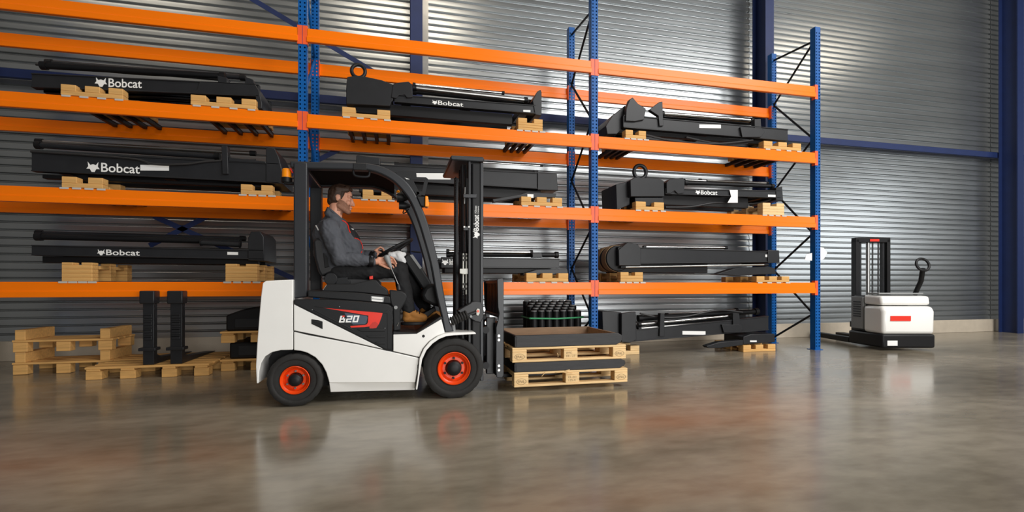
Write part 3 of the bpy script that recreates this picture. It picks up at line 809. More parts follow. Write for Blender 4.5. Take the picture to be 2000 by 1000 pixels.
# white bodywork
fpart('counterweight', [(513, 553), (519, 548.5), (572, 546), (572, 683.5), (548, 684), (531, 688), (518, 696), (510, 709), (506, 726), (504.5, 749), (501, 749), (499.5, 716), (502, 672), (506, 620), (509.5, 580)], YB, YF, WHITE, .035, seg=4)
cor = fpart('chassis', [(578, 600), (690, 600), (758, 605), (766, 648), (812, 660), (812, 740), (660, 748), (640, 700), (600, 684), (578, 680)], YB + .04, YF - .04, DARK, 0)
fpart('side_frame', [(574, 648), (600, 654.5), (700, 673), (752, 684.5), (818, 699.5), (815.5, 722), (811, 747), (643, 748), (641.5, 742), (637, 727), (629, 712), (616, 698), (600, 689), (586, 685), (574, 684)], YB, YB + .06, WHITE, .006)
fpart('side_frame', [(574, 648), (700, 673), (818, 699.5), (811, 747), (643, 748), (637, 727), (616, 698), (600, 689), (574, 684)], YF - .06, YF, WHITE, .006)
b = bmesh.new()
P = [at(643, 748, YB), at(811, 747, YB)]; zl = at(643, 766, YB + .05).z; zr = at(811, 761.5, YB + .05).z
prism(b, [(P[0].x, P[0].z), (P[1].x, P[1].z), (P[1].x - .004, zr), (P[0].x + .004, zl)], YB + .001, YF - .001)
for v in b.verts:
    if v.co.z < P[0].z - .02: v.co.y += .05 if v.co.y < 5 else -.05
part('skirt', b, WHITE, fk, bevel=.004)
b = pp([(510.5, 566), (516, 562), (518, 566), (517, 596), (512, 600), (509.5, 594)], 4.56, 4.75); part('tail_lamp', b, RIM, fk, bevel=.008, label='orange red tail lamp')
fpart('side_cover', [(574, 594.5), (748, 681.5), (736, 679), (700, 670.8), (574, 645.5)], YB - .004, YB + .05, WHITE, .004)
fpart('vent', [(608, 623.5), (621, 625), (630, 628), (630, 643), (608, 632.5)], YB - .008, YB + .01, BLACK2, .003)
for k in range(2):
    fpart('vent_slot', [(611, 627 + 5 * k), (627, 632 + 5 * k), (627, 635 + 4 * k), (611, 629 + 3.5 * k)], YB - .0095, YB - .0075, DARK, 0)
fpart('fender_panel', [(768, 653.5), (814, 652), (862, 623.5), (869, 650.5), (853, 656.5), (838, 666.5), (826, 680.5), (819, 697.5), (768, 686)], YB, YB + .06, WHITE, .005)
fpart('fender_panel', [(768, 653.5), (814, 652), (862, 623.5), (869, 650.5), (838, 666.5), (819, 697.5), (768, 686)], YF - .06, YF, WHITE, .005)
ou = [(812, 761), (816, 735), (819.5, 700), (828, 681), (840, 667), (855, 657), (870, 651), (886, 649.5), (928, 649)]
inn = [(930, 652.5), (886, 655), (871, 657), (858, 662), (845, 671), (833, 684), (824.5, 702), (819, 735), (815, 761)]
for ya, yb in ((4.425, 4.72), (5.23, 5.525)): fpart('fender', ou + inn, 4.425, 4.72, WHITE, .003) if ya < 5 else part('fender', prism(bmesh.new(), pxz(ou + inn, 4.425), ya, yb), WHITE, fk, bevel=.003)
b = bmesh.new(); p = at(827, 656.5, YB - .001); cone(b, p, .013, p + Vector((0, .01, 0)), .013, 16); part('hole_shade_disc', b, DARK, fk)  # dark disc painted for the shade inside a bolt hole
for (x, y) in ((817, 716),): fpart('bracket', [(x - 2, y - 4), (x + 3, y - 4), (x + 3, y + 4), (x - 2, y + 4)], YB + .0, YB + .08, DARK, .003)
fpart('step_plate', [(768, 647), (814, 650), (861, 617.5), (865, 622.5), (862, 624), (815, 653), (768, 654)], YB + .005, YF - .005, BLACK2, .004)

# black side panel with its print
fpart('side_panel', [(574, 584.5), (640, 585), (692, 588), (757, 594), (765, 598.5), (767, 611), (766, 683), (753, 683), (574, 593.5)], YB - .008, YB + .05, BLACK2, .008)
fpart('panel_rim', [(612, 598.5), (628, 597), (752, 609), (758, 604), (763, 612), (762, 682), (757, 681), (756, 612), (628, 601)], YB - .011, YB - .007, BLACK2, .003)
for k, (xa, y) in enumerate(((697, 643), (714, 655.5), (731, 668))):
    fpart('panel_rib', [(xa, y), (752, y), (752, y + 4.5), (xa + 8, y + 4.5)], YB - .014, YB - .006, BLACK2, .004)
fpart('panel_rim', [(610, 605), (612, 604), (690, 643.5), (688, 645)], YB - .012, YB - .007, BLACK2, .002)
dec = fpart('decal', [(624.5, 597.2), (650, 599.5), (744, 608.2), (747.5, 610.5), (746, 617), (740.5, 632), (735, 640.5), (726, 641.5), (726, 630), (728.5, 616), (720, 616.5), (640, 602.5), (626, 600.5)], YB - .0092, YB - .0075, RED, 0, smooth=False, label='red arrow shaped print')
fpart('decal_print', [(719.5, 615.8), (729, 615.5), (727, 630), (721.5, 637.5), (711, 639), (685.4, 639.8), (684, 636.8), (712, 634.8), (717, 633), (718.8, 629)], YB - .0094, YB - .0077, RED, 0, parent=dec, smooth=False)
fpart('decal_print', [(721.5, 637.8), (727, 630), (733, 628), (739.5, 633), (735, 640.5), (722, 641.5)], YB - .0096, YB - .0079, REDDK, 0, parent=dec, smooth=False)
fpart('decal_print', [(672.8, 610.7), (716, 617.2), (718, 619.5), (715.5, 631), (712, 633.2), (690, 633.8), (680, 626)], YB - .0096, YB - .0079, SLATE, 0, parent=dec, smooth=False)
p = at(661.5, 630, YB - .011); q = at(702.5, 630, YB - .011); gh = at(661.5, 616.8, YB - .011).z - p.z; gw = (q.x - p.x - .26 * gh) / 3.05
def glyph(bm, gx, bars):
    for x0, y0, x1, y1 in bars:
        f = lambda x, y: (p.x + (gx + x) * gw + .26 * y * gh, p.z + y * gh)
        prism(bm, [f(x0, y0), f(x1, y0), f(x1, y1), f(x0, y1)], p.y, p.y + .002)
b = bmesh.new()
glyph(b, 0, [(0, 0, .26, 1), (.26, .8, .66, 1), (.44, .6, .66, .8), (.26, .42, .9, .6), (.26, 0, .9, .2), (.66, .2, .9, .42)])
glyph(b, 1.07, [(0, .8, .9, 1), (.64, .58, .9, .8), (0, .4, .9, .58), (0, .2, .26, .4), (0, 0, .9, .2)])
glyph(b, 2.14, [(0, .8, .9, 1), (0, 0, .9, .2), (0, .2, .26, .8), (.64, .2, .9, .8)])
part('lettering', b, LETTER, fk, smooth=False, label='white B20 lettering')
b = bmesh.new(); glyph(b, 0, [(.3, .82, .68, 1.02)])
for v in b.verts: v.co.y -= .0015
part('lettering_notch', b, RED, fk, smooth=False, label='red notch in the lettering')

# black seat deck, consoles
fpart('seat_deck', [(601, 567), (700, 571.5), (762, 579), (764, 593.5), (692, 587.5), (601, 580.5)], YB + .012, YF - .012, BLACK2, .01)
fpart('seat_deck_front', [(740, 590), (766, 596), (766, 645), (758, 640)], YB + .05, YF - .05, DARK, 0)
fpart('armrest_console', [(629, 568), (638.5, 554.5), (692, 554.5), (704, 551), (728, 546.8), (735, 547.5), (744, 557.5), (752, 562), (758, 568), (759, 577), (700, 571), (631, 569)], YB + .03, YB + .19, BLACK2, .01)
fpart('front_console', [(760, 566), (785, 568.5), (793, 573), (796, 580), (794, 587), (785.5, 601), (782, 607), (782.7, 645), (768, 647.5), (767, 600), (763, 594), (761, 580)], YB + .012, YB + .2, BLACK2, .012)
lb = fpart('warning_label', [(724.5, 578.2), (750.5, 580.4), (749, 590.2), (724.5, 587.8)], YB + .008, YB + .012, GREYP, .001)
for y in (579, 584.3): fpart('label_print', [(726.5, y), (747.5, y + 1.9), (747, y + 5.6), (726.5, y + 3.7)], YB + .0065, YB + .0085, LETTER, 0, parent=lb, smooth=False)
b = bmesh.new(); p = at(773, 600.5, YB + .008); cone(b, p, .016, p + Vector((0, .01, 0)), .016, 20); part('cap_bolt', b, GREYP, fk)
b = bmesh.new(); tube(b, [at(631, 566, YB + .02), at(638, 556, YB + .02)], .004, 8); part('grab_pin', b, CHROME, fk)
b = bmesh.new(); tube(b, [at(775, 637, YB + .005), at(779, 630, YB + .005)], .004, 8); part('grab_pin', b, CHROME, fk)
fpart('buckle', [(721, 540), (728, 538.5), (728.5, 545), (721.5, 546)], YB + .2, YB + .23, RED, .003, label='red seat belt buckle')
for x, y in ((663, 599), (610, 605), (752, 641)):
    b = bmesh.new(); p = at(x, y, YB - .012); cone(b, p, .004, p + Vector((0, .006, 0)), .004, 8); part('rivet', b, GREYP, fk)

# seat
SY0, SY1 = 4.72, 5.14
b = pp([(610.5, 470), (618, 464), (630, 467), (645, 478), (655, 492), (661, 507), (660, 520), (650, 530), (636, 537), (628, 541), (621, 530), (614, 505)], SY0, SY1)
s_ = part('seat_back', b, SEATM, fk, bevel=.03, seg=4)
part('seat_inset', pp([(629, 482), (641, 483), (651, 497), (653, 511), (644, 521), (634, 524)], SY0 - .003, SY0 + .02), DARK, s_, bevel=.006)
fpart('seat_cushion', [(633, 536), (660, 541), (735, 545), (744, 553), (740, 562), (640, 565)], SY0, SY1, SEATM, .03, seg=4)
b = bmesh.new(); p = at(646, 545, SY0 - .05); cone(b, p, .058, p + Vector((0, .05, 0)), .058, 24); part('seat_hinge', b, BLACK2, fk, bevel=.006)
fpart('seat_rail', [(655, 543), (672, 541), (684, 548), (684, 556), (656, 556)], SY0 - .04, SY0 + .0, BLACK2, .006)
fpart('seat_belt', [(671, 540), (680, 528), (684, 530), (678, 546)], SY0 - .012, SY0 - .006, SEATM, 0)
# overhead guard
for y in (4.52, 5.34):
    near = pxz([(573, 317), (600, 317), (600, 580), (573, 583.5)], 4.52)
    part('rear_pillar', prism(bmesh.new(), near, y, y + .1), GUARD, fk, bevel=.012, seg=3)
GO = [(566, 313.5), (610, 315.5), (680, 317), (722, 319), (750, 326), (775, 339), (797, 357), (815, 385), (832, 425), (846, 470), (858, 520), (868.5, 580), (878, 625), (887, 648)]
GI = [(869, 651), (863, 620), (853, 580), (842, 520), (831, 478), (817, 432), (802, 395), (786, 372), (767, 353), (744, 340), (722, 333), (700, 331), (600, 329), (566, 327)]
def dense(pts): return [(p.x, p.y) for p in smooth_pts([Vector((x, y, 0)) for x, y in pts], 3)]
gpoly = pxz(dense(GO) + dense(GI), 4.53)
for y in (4.53, 5.33):
    part('guard_rail', prism(bmesh.new(), gpoly, y, y + .1), GUARD, fk, bevel=.014, seg=3)
roof = [(600, 320), (722, 323), (745, 329), (765, 339), (770, 350), (748, 339), (722, 331), (600, 328)]
part('roof_panel', prism(bmesh.new(), pxz(roof, 4.58), 4.61, 5.35), ROOFM, fk, bevel=.004)
b = bmesh.new(); z0 = at(590, 318, 4.55).z; box(b, at(574, 320, 4.52).x, at(599, 320, 4.52).x, 4.6, 5.36, z0 - .07, z0 - .0); part('rear_crossbar', b, GUARD, fk, bevel=.01)
fpart('rail_clamp', [(690, 318.5), (716, 319.5), (716, 332), (690, 331)], 4.522, 4.53, BLACK2, .003)
b = bmesh.new(); tube(b, [at(690, 333, 4.58), at(694, 343, 4.58), at(718, 345, 4.58), at(722, 335, 4.58)], .011, 10, smooth=5); part('grab_handle', b, BLACK2, fk)
# beacon behind the rear pillar
bc = bmesh.new(); p = at(560, 347, 4.6); lathe(bc, [(-.0, .04), (.002, .04), (.07, .038), (.078, .03), (.08, 0)], p, 'Z', 24); bea = part('beacon', bc, AMBER, fk, label='amber warning beacon')
b = bmesh.new(); lathe(b, [(-.045, 0), (-.045, .044), (0, .044), (0, 0)], p, 'Z', 24); part('beacon_base', b, DARK, bea, bevel=.003)
b = bmesh.new(); box(b, p.x - .02, p.x + .08, p.y - .02, p.y + .02, p.z - .06, p.z - .04); part('beacon_arm', b, DARK, bea, bevel=.003)
b = bmesh.new(); tube(b, [at(567, 329, 4.56), at(572, 338, 4.56)], .007, 8); part('beacon_clip', b, RED, bea)
# bracket, lamps and mirror by the front bend
for poly in ([(772, 337), (786, 333), (810, 334.5), (813, 337), (814, 346), (790, 346), (796, 352), (789, 352)], [(788, 345), (832, 346), (836.5, 350), (836, 352), (806, 351.5)],
             [(829, 351), (836.8, 350.5), (830, 382), (822, 381)], [(790, 350), (806, 350), (820, 378), (815, 382)], [(813, 374), (824, 374), (823, 382.5), (814, 382.5)]):
    fpart('lamp_bracket', poly, 4.545, 4.56, BLACK2, .002)
fpart('lamp_box', [(814, 383), (830, 384), (829.5, 403), (822, 402)], 4.52, 4.62, BLACK2, .006)
fpart('marker_lamp', [(830.5, 382.5), (836, 383), (838.5, 401), (836, 404), (830, 403)], 4.50, 4.6, AMBER, .006, label='amber marker lamp')
for (x, y, r) in ((786, 385, .052), (790, 402, .035)):
    b = bmesh.new(); p = at(x, y, 4.7); lathe(b, [(-.05, r * .95), (-.05, r), (.0, r), (.05, r * .5), (.06, 0)], p, 'X', 24)
    w = part('work_lamp', b, DARK, fk, bevel=.004)
    b = bmesh.new(); lathe(b, [(-.052, 0), (-.052, r * .9), (-.048, r * .9)], p, 'X', 24); part('lens', b, CHROME, w)
b = bmesh.new(); ell(b, at(778, 378, 4.68), (.02, .02, .035)); part('turn_signal', b, AMBER, fk)
b = bmesh.new(); tube(b, [at(781, 365, 4.7), at(783, 375, 4.7), at(788, 392, 4.7), at(791, 404, 4.7), at(787, 416, 4.7), at(794, 414, 4.7), at(798, 408, 4.7)], .006, 6, smooth=5); part('lamp_cable', b, DARK, fk)
# steering column, wheel, lever
fpart('column_cover', [(789, 500), (797, 495), (806, 497), (826, 526), (842, 550), (846, 566), (832, 572), (822, 560), (806, 536), (790, 512)], 4.88, 5.06, BLACK2, .02, seg=3)
fpart('column_strip', [(800, 498), (806, 497), (824, 523), (820, 526)], 4.872, 4.88, GREYP, .002)
fpart('column_base', [(823, 577), (831, 561), (846, 553), (864, 557), (871, 592), (864, 601), (846, 597), (830, 589)], 4.66, 5.2, BLACK2, .03, seg=3)
sw = bmesh.new(); wc = at(773, 484, 4.93); e0, e1 = at(740, 501, 4.93), at(808, 466.5, 4.93)
ax = (e1 - e0).normalized(); nrm = Vector((-ax.z, 0, ax.x)); Rw = (e1 - e0).length / 2 - .013
torus(sw, wc, Rw, .0145, nrm, 40, 10); swo = part('steering_wheel', sw, BLACK2, fk)
for a in (.3, 2.4, 4.5):
    b = bmesh.new(); d = ax * cos(a) + Vector((0, 1, 0)) * sin(a); tube(b, [wc - nrm * .03, wc + d * Rw * .5 - nrm * .02, wc + d * Rw], .012, 8); part('spoke', b, BLACK2, swo)
b = bmesh.new(); cone(b, wc - nrm * .02, .045, wc - nrm * .06, .03, 20); part('wheel_hub', b, BLACK2, swo)
b = bmesh.new(); cone(b, wc - nrm * .05, .022, wc - nrm * .16 + ax * .02, .022, 14); part('steering_shaft', b, STEEL, fk)
kn = wc - ax * Rw * .82 + Vector((0, .1, 0))
b = bmesh.new(); ell(b, kn + nrm * .035, (.022, .022, .022)); part('steering_knob', b, BLACK2, swo)
lv0, lv1 = at(778, 556, 4.62), at(758, 510, 4.63)
b = bmesh.new(); tube(b, [lv0, lv1], .006, 8); lev = part('control_lever', b, CHROME, fk)
b = bmesh.new(); tube(b, [at(764, 523, 4.63), at(760, 514, 4.63), at(756, 504, 4.63), at(754.5, 499.5, 4.63), at(754.2, 497.5, 4.63)], [.012, .02, .029, .024, .008], 16, smooth=0); part('lever_knob', b, GREYP, lev, label='grey lever knob')
b = bmesh.new(); cone(b, at(779, 566, 4.62), .024, at(778, 555, 4.62), .010, 16); part('lever_boot', b, SEATM, lev)
b = bmesh.new(); tube(b, [at(803, 491, 4.93), at(812, 492, 4.93), at(822, 493, 4.93)], .008, 8); part('indicator_stalk', b, DARK, fk)
fpart('pedal', [(826, 612), (848, 600), (852, 606), (832, 622)], 4.82, 4.95, DARK, .006)
# wheels
def wheel(cx, cy, Y, r, rr, w, near=True, lab=None):
    c = at(cx, cy, YW); c = Vector((c.x, Y, r)); s = 1 if near else -1
    def lp(prof): return [(s * a, q) for a, q in prof]
    b = bmesh.new(); lathe(b, lp([(.03, rr * .96), (.006, rr * .99), (.0, rr * .95), (.012, rr * .9), (.022, rr * .80), (.05, rr * .76), (.058, rr * .72), (.05, rr * .66), (.05, rr * .5), (.06, rr * .45), (.06, 0)]), c, 'Y', 56, False)
    wh = part('wheel_rim', b, RIM, fk)
    tr = tuple(r if k % 4 < 3 else r * .982 for k in range(72))
    tr2 = tuple(r * .985 if k % 4 < 3 else r * .972 for k in range(72))
    b = bmesh.new(); lathe(b, lp([(.03, rr * .97), (.016, rr * 1.02), (.010, rr * 1.12), (.012, r * .76), (.005, r * .785), (.002, r * .81), (.004, r * .9), (.012, r * .955), (.016, tr2), (.03, tr), (w * .46, tr), (w * .48, r * .95), (w * .52, r * .95), (w * .54, tr), (w - .03, tr), (w - .012, r * .95), (w - .01, rr)]), c, 'Y', 72, False)
    part('tyre', b, TYRE, wh)
    b = bmesh.new(); lathe(b, lp([(.055, rr * .47), (.02, rr * .45), (.0, rr * .42), (-.012, rr * .3), (-.016, rr * .14), (-.016, 0)]), c, 'Y', 32); part('hub_cap', b, DARK, wh)
    for k in range(6):
        a = 2 * pi * k / 6 + .5; p = c + Vector((rr * .6 * cos(a), s * .052, rr * .6 * sin(a)))
        b = bmesh.new(); cone(b, p, rr * .075, p - Vector((0, s * .022, 0)), rr * .075, 6); part('lug_nut', b, DARK if r > .25 else STEEL, wh)
        a += pi / 6; p = c + Vector((rr * .64 * cos(a), s * .0605, rr * .64 * sin(a)))
    b = bmesh.new(); cone(b, c + Vector((0, s * .06, 0)), .06, c + Vector((0, s * .5, 0)), .06, 16); part('axle', b, DARK, wh)
YW = 4.425
wheel(887, 719, YW, .276, .153, .19); wheel(574.5, 745, YW + .02, .227, .123, .17)
wheel(887, 719, 5.53, .276, .153, .19, False); wheel(574.5, 745, 5.51, .227, .123, .17, False)
b = bmesh.new(); box(b, at(520, 700, 4.6).x, at(640, 700, 4.6).x, 4.7, 5.25, .12, .52); part('rear_axle_box', b, DARK, fk)

# mast
MT = 2.27
MX0, MX1 = .635, .81
for s, ya in ((1, 4.60), (-1, 5.36)):
    y = lambda a: ya + s * a
    def bx(x0, x1, a, c_, z0, z1):
        bb = bmesh.new(); box(bb, x0, x1, min(y(a), y(c_)), max(y(a), y(c_)), z0, z1); return bb
    mr = part('mast_rail', bx(.70, MX1, 0, .016, .12, MT - .06), DARK, fk, bevel=.003)
    part('rail_flange', bx(MX1 - .03, MX1, -.012, .07, .12, MT - .05), GUARD, mr, bevel=.005)
    part('rail_flange', bx(.70, .715, .0, .07, .12, MT - .06), GUARD, mr, bevel=.004)
    part('inner_mast_rail', bx(.665, .69, -.004, .07, .16, MT - .02), BLACK, fk, bevel=.004)
    part('inner_mast_rail', bx(.69, .78, .03, .05, .16, MT - .04), DARK, fk, bevel=.003)
    b = bmesh.new(); cone(b, (.625, y(.12), .2), .035, (.625, y(.12), MT - .9), .035, 18); cy = part('lift_cylinder', b, BLACK, fk)
    b = bmesh.new(); cone(b, (.625, y(.12), MT - .9), .024, (.625, y(.12), MT - .07), .024, 18); part('piston_rod', b, BLACK, cy)
b = bmesh.new(); prism(b, [(.49, MT - .02), (.5, MT + .0), (.8, MT + .005), (MX1 + .005, MT - .005), (MX1 + .005, MT - .045), (.5, MT - .045)], 4.575, 5.385); part('mast_crown', b, GUARD, fk, bevel=.012)
for z in (.35, 1.15): 
    b = bmesh.new(); box(b, .72, .79, 4.62, 5.34, z, z + .12); part('mast_crossbar', b, DARK, fk, bevel=.008)
# chains, hoses, fittings between the rails
for yy in (4.80, 5.12):
    b = bmesh.new(); n = 64
    for k in range(n):
        z = .7 + k * (MT - .78) / n; box(b, .60, .612, yy - (.012 if k % 2 else .018), yy + (.012 if k % 2 else .018), z, z + (MT - .78) / n * .8)
    part('lift_chain', b, DARK, fk, smooth=False)['kind'] = 'stuff'
hx = .64
for k, px in enumerate((905, 911)):
    pts = [at(px - 2, 322, 4.66), at(px - 1, 400, 4.66), at(px, 495, 4.66)]
    b = bmesh.new(); tube(b, pts, .009, 8, smooth=4); part('hose', b, DARK, fk)
    b = bmesh.new(); tube(b, [at(px, 495, 4.64), at(px - .5, 575, 4.64)], .0085, 10); hf = part('hydraulic_pipe', b, PIPE, fk, label='pale hydraulic pipe')
    for y in (498, 506, 553, 562):
        b = bmesh.new(); cone(b, at(px, y, 4.64), .014, at(px, y + 4, 4.64), .014, 6); part('fitting', b, STEEL, hf)
fpart('pipe_clamp', [(898, 525), (914, 524.5), (914, 535), (907, 536), (898, 534)], 4.61, 4.63, PIPE, .004)
b = bmesh.new()
pt = [at(903 + (908 - 903) * 0, 575, 4.65), at(901, 600, 4.65)]
b = bmesh.new(); tube(b, [at(904, 563 + k * 1.4, 4.65) for k in range(26)], [(.022 if k % 2 else .018) for k in range(26)], 12); part('corrugated_sleeve', b, DARK, fk)
fpart('rail_bracket', [(905, 379), (931, 379), (931, 386.5), (905, 386)], 4.585, 4.61, GUARD, .003)
fpart('rail_bracket', [(905, 442), (917, 442), (916, 450), (905, 450)], 4.60, 4.62, BLACK, .003)
for x in (907, 916):
    fpart('bolt_head', [(x - 1.6, 441.5), (x + 1.6, 441.5), (x + 1.6, 444.5), (x - 1.6, 444.5)], 4.592, 4.60, LETTER, 0)
b = bmesh.new(); tube(b, [at(908, 366, 4.62), at(907, 398, 4.62)], .007, 8); part('chain_anchor', b, STEEL, fk)
# lettering that runs up the near rail
LX0 = at(925, 450, 4.598); LX1 = at(935.5, 450, 4.598); ch = LX1.x - LX0.x
zb = at(930, 450.5, 4.598).z; zt = at(930, 419.5, 4.598).z
text_part('lettering', 'Bobcat', fk, (LX1.x, 4.5985, zb), (0, 0, 1), (-1, 0, 0), zt - zb, ch, LETTER, offset=.02, label='white lettering running up the mast')
zb2 = at(930, 417, 4.598).z; zt2 = at(930, 402, 4.598).z
for i, s in enumerate(('A Doosan', 'Company')):
    xx = LX0.x + ch * (.55 + .5 * i)
    text_part('lettering', s, fk, (xx, 4.5985, zb2), (0, 0, 1), (-1, 0, 0), zt2 - zb2, ch * .36, LETTER, offset=.005)
p = at(930, 458, 4.598); emblem_part('emblem', fk, (p.x, 4.5985, p.z), (0, 0, 1), (-1, 0, 0), .062, LETTER)
# tilt cylinder with its bellows
fpart('tilt_mount', [(893, 607), (905, 600), (918, 593), (922, 589.5), (930, 588), (938, 590), (943.5, 597), (945, 608), (944.5, 620), (939, 630), (929, 628), (919, 622), (900, 612)], 4.555, 4.59, BLACK, .006)
fpart('tilt_link', [(893, 606), (920, 590), (928, 600), (898, 618)], 4.59, 4.66, DARK, .006)
b = bmesh.new(); tube(b, [at(882, 628, 4.56), at(930, 609.5, 4.56)], .02, 12); tc_ = part('tilt_cylinder', b, BLACK, fk)
pa, pb = at(883, 627, 4.545), at(911, 615, 4.545)
for k in range(7):
    b = bmesh.new(); torus(b, pa + (pb - pa) * (k / 6), .034, .011, (pb - pa), 24, 8); part('bellows_ring', b, TYRE, tc_)
b = bmesh.new(); tube(b, [pa, pb], .032, 14); part('bellows_core', b, DARK, tc_)
fpart('pin_plate', [(930, 606), (933, 602.5), (937, 604), (937, 612), (934, 617), (930.5, 615)], 4.532, 4.556, PIPE, .003)
b = bmesh.new(); p = at(933.5, 608, 4.524); cone(b, p, .012, p + Vector((0, .01, 0)), .012, 6); part('pin_bolt', b, RIM, fk)
b = bmesh.new(); p = at(920, 618, 4.54); cone(b, p, .012, p + Vector((0, .02, 0)), .012, 12); part('pin_bolt', b, GREYP, fk)
b = bmesh.new(); tube(b, [at(885, 632, 4.62), at(886, 646, 4.62)], .02, 10); part('bracket', b, GREYP, fk)
# load backrest, carriage, forks
fpart('backrest_side', [(971, 545), (981, 543), (984, 547), (984, 733), (980, 738), (970, 737), (968.5, 722), (969, 640), (972, 628), (975, 612), (972.5, 600)], 4.60, 4.625, GUARD, .005)
for y in (683, 691.5, 734 - 21, 729 - 7.5):
    pass
for y in (656, 664, 714.5, 723):
    b = bmesh.new(); p = at(974.5, y, 4.592); cone(b, p, .013, p + Vector((0, .012, 0)), .013, 12); part('carriage_bolt', b, STEEL, fk)
sidexz = pxz([(971, 545), (981, 543), (984, 547), (984, 733), (980, 738), (970, 737), (968.5, 722), (969, 640), (972, 628), (975, 612), (972.5, 600)], 4.60)
part('backrest_side', prism(bmesh.new(), sidexz, 5.335, 5.36), GUARD, fk, bevel=.005)
bx0, bx1 = at(974, 580, 4.6).x, at(983, 580, 4.6).x
zt, zb = at(978, 547, 4.6).z, at(978, 614, 4.6).z
for k in range(9):
    y = 4.66 + k * .08; b = bmesh.new(); box(b, bx0 + .01, bx1 - .005, y - .012, y + .042, zb, zt); part('backrest_bar', b, DARK, fk, bevel=.004)
for z in (zt, zb):
    b = bmesh.new(); box(b, bx0, bx1, 4.625, 5.335, z - .035, z); part('backrest_crossbar', b, GUARD, fk, bevel=.006)
for z in (.16, .56):
    b = bmesh.new(); box(b, bx0 - .03, bx1, 4.625, 5.335, z, z + .11); part('carriage_plate', b, DARK, fk, bevel=.008)
for ya in (4.70, 5.20):
    b = bmesh.new(); box(b, .86, .95, ya, ya + .05, .16, .72); cg = part('carriage_bracket', b, BLACK, fk, bevel=.008)
    for z in (.25, .6):
        b = bmesh.new(); cone(b, (.85, ya - .03, z), .035, (.85, ya + .03, z), .035, 18); part('roller', b, DARK, cg)
for k in range(2):
    b = bmesh.new(); p = at(951 + k * 9, 631, 4.72); cone(b, p, .022, p + Vector((.0, .03, 0)), .022, 10); part('chain_bolt', b, CHROME, fk)
fx = bx1 + .002
for y in (4.76, 5.09):
    b = bmesh.new(); extrude = [(fx, .68), (fx + .04, .68), (fx + .04, .143), (fx + .95, .140), (fx + 1.0, .134), (fx + 1.0, .128), (fx + .95, .112), (fx, .108)]
    prism(b, extrude, y, y + .11); part('fork', b, DARK, fk, bevel=.004)

# ------------------------------------------------------------------ the load: two pallets with black collars
LX, LY = 1.105, 4.55
p1 = euro_pallet('bottom light wooden pallet on the forks with oval stamps on its corner blocks', LX, LY, .046, WOOD, ('EPAL', 'FR-001\n125-4', 'EPAL'), group=None)
def collar(label, x0, x1, y0, y1, z0, z1, over):
    t = thing('pallet_collar', label, 'pallet collar', ((x0 + x1) / 2, (y0 + y1) / 2, z0)); h = z1 - z0
    b = bmesh.new(); xz = [(x0, z0), (x1 + over - .07, z0), (x1 + over - .02, z0 + h * .2), (x1 + over, z0 + h * .45), (x1 + over - .004, z1 - h * .22), (x1 + over - .05, z1), (x0, z1)]
    prism(b, xz, y0, y0 + .03); part('side_board', b, BWOOD, t, bevel=.006)
    b = bmesh.new(); prism(b, xz, y1 - .03, y1); part('side_board', b, RAWWOOD, t, bevel=.004, label='raw brown inner board')
    for x in (x0, x1 - .06):
        b = bmesh.new(); box(b, x, x + .025, y0 + .031, y1 - .031, z0 + .002, z1 - .002); part('end_board', b, BWOOD if x == x0 else RAWWOOD, t, bevel=.004)
    b = bmesh.new(); box(b, x0 - .004, x0 + .02, y0 - .004, y0 + .08, z0 + .01, z1 - .012); part('corner_hinge', b, DARK, t, bevel=.003)
    return t
collar('black wooden collar between the two pallets on the forks', LX + .005, LX + 1.17, LY + .005, LY + .79, .1906, .286, .01)
p2 = euro_pallet('upper light wooden pallet on the forks carrying the open black collar', LX - .018, LY, .2872, WOOD, ('EPAL', 'IPPC\nFR - 27', 'EPAL'), group=None)
collar('open black wooden collar lying on top of the upper pallet', LX + .008, LX + 1.13, LY + .0, LY + .79, .4318, .552, .015)
for (x, y, l, a) in ((1100, 697, .06, 1.3), (1090, 697, .05, 1.8), (1112, 696.5, .05, 2.4)):
    b = bmesh.new(); p = at(x, y, LY + .03); tube(b, [p, p + Vector((cos(a) * l * .5, -.01, sin(a) * l * .5)), p + Vector((cos(a) * l, -.005, sin(a) * l * .8))], .003, 5, smooth=3); part('splinter', b, WOOD, p2)
for (x, y, l, a) in ((1058, 735, .07, .9), (1085, 727, .09, .1), (1095, 728, .08, .3), (1108, 729, .08, 2.8), (1100, 726, .07, .4), (1118, 729, .07, 3.0)):
    b = bmesh.new(); p = at(x, y, LY - .006); tube(b, [p, p + Vector((cos(a) * l * .5, -.012, sin(a) * l * .5)), p + Vector((cos(a) * l, -.006, sin(a) * l * .7))], .0035, 5, smooth=3); part('splinter', b, WOOD, p1)

# ------------------------------------------------------------------ the driver
PY = 4.90
HC = at(664, 389, PY)                                   # centre of the head
YAW = radians(4); HR = Matrix.Rotation(YAW, 3, 'Z') @ Matrix.Rotation(radians(6), 3, 'Y')
def hd(x, y, z): return HC + HR @ Vector((x, y, z))
E3 = HR
sh_r, sh_l = at(643, 447, PY - .19), at(648, 447, PY + .19)
el_r, el_l = at(664, 505, PY - .25), at(676, 500, PY + .25)
wr_r, wr_l = at(732, 511, PY - .23), at(737, 500, PY + .09)
neck0 = at(654, 430, PY); chest = at(650, 465, PY); belly = at(664, 505, PY); pel = at(662, 530, PY)
hip_r, hip_l = at(664, 531, PY - .10), at(664, 531, PY + .10)
kn_r, kn_l = at(781, 526, PY - .16), at(788, 524, PY + .12)
an_r, an_l = at(800, 612, PY - .17), at(832, 608, PY + .14)
S = []
S += [('e', hd(-.006, 0, .032), (.098, .08, .094), E3), ('e', hd(.045, 0, -.028), (.064, .064, .098), E3), ('e', hd(.02, 0, -.06), (.07, .062, .06), E3)]
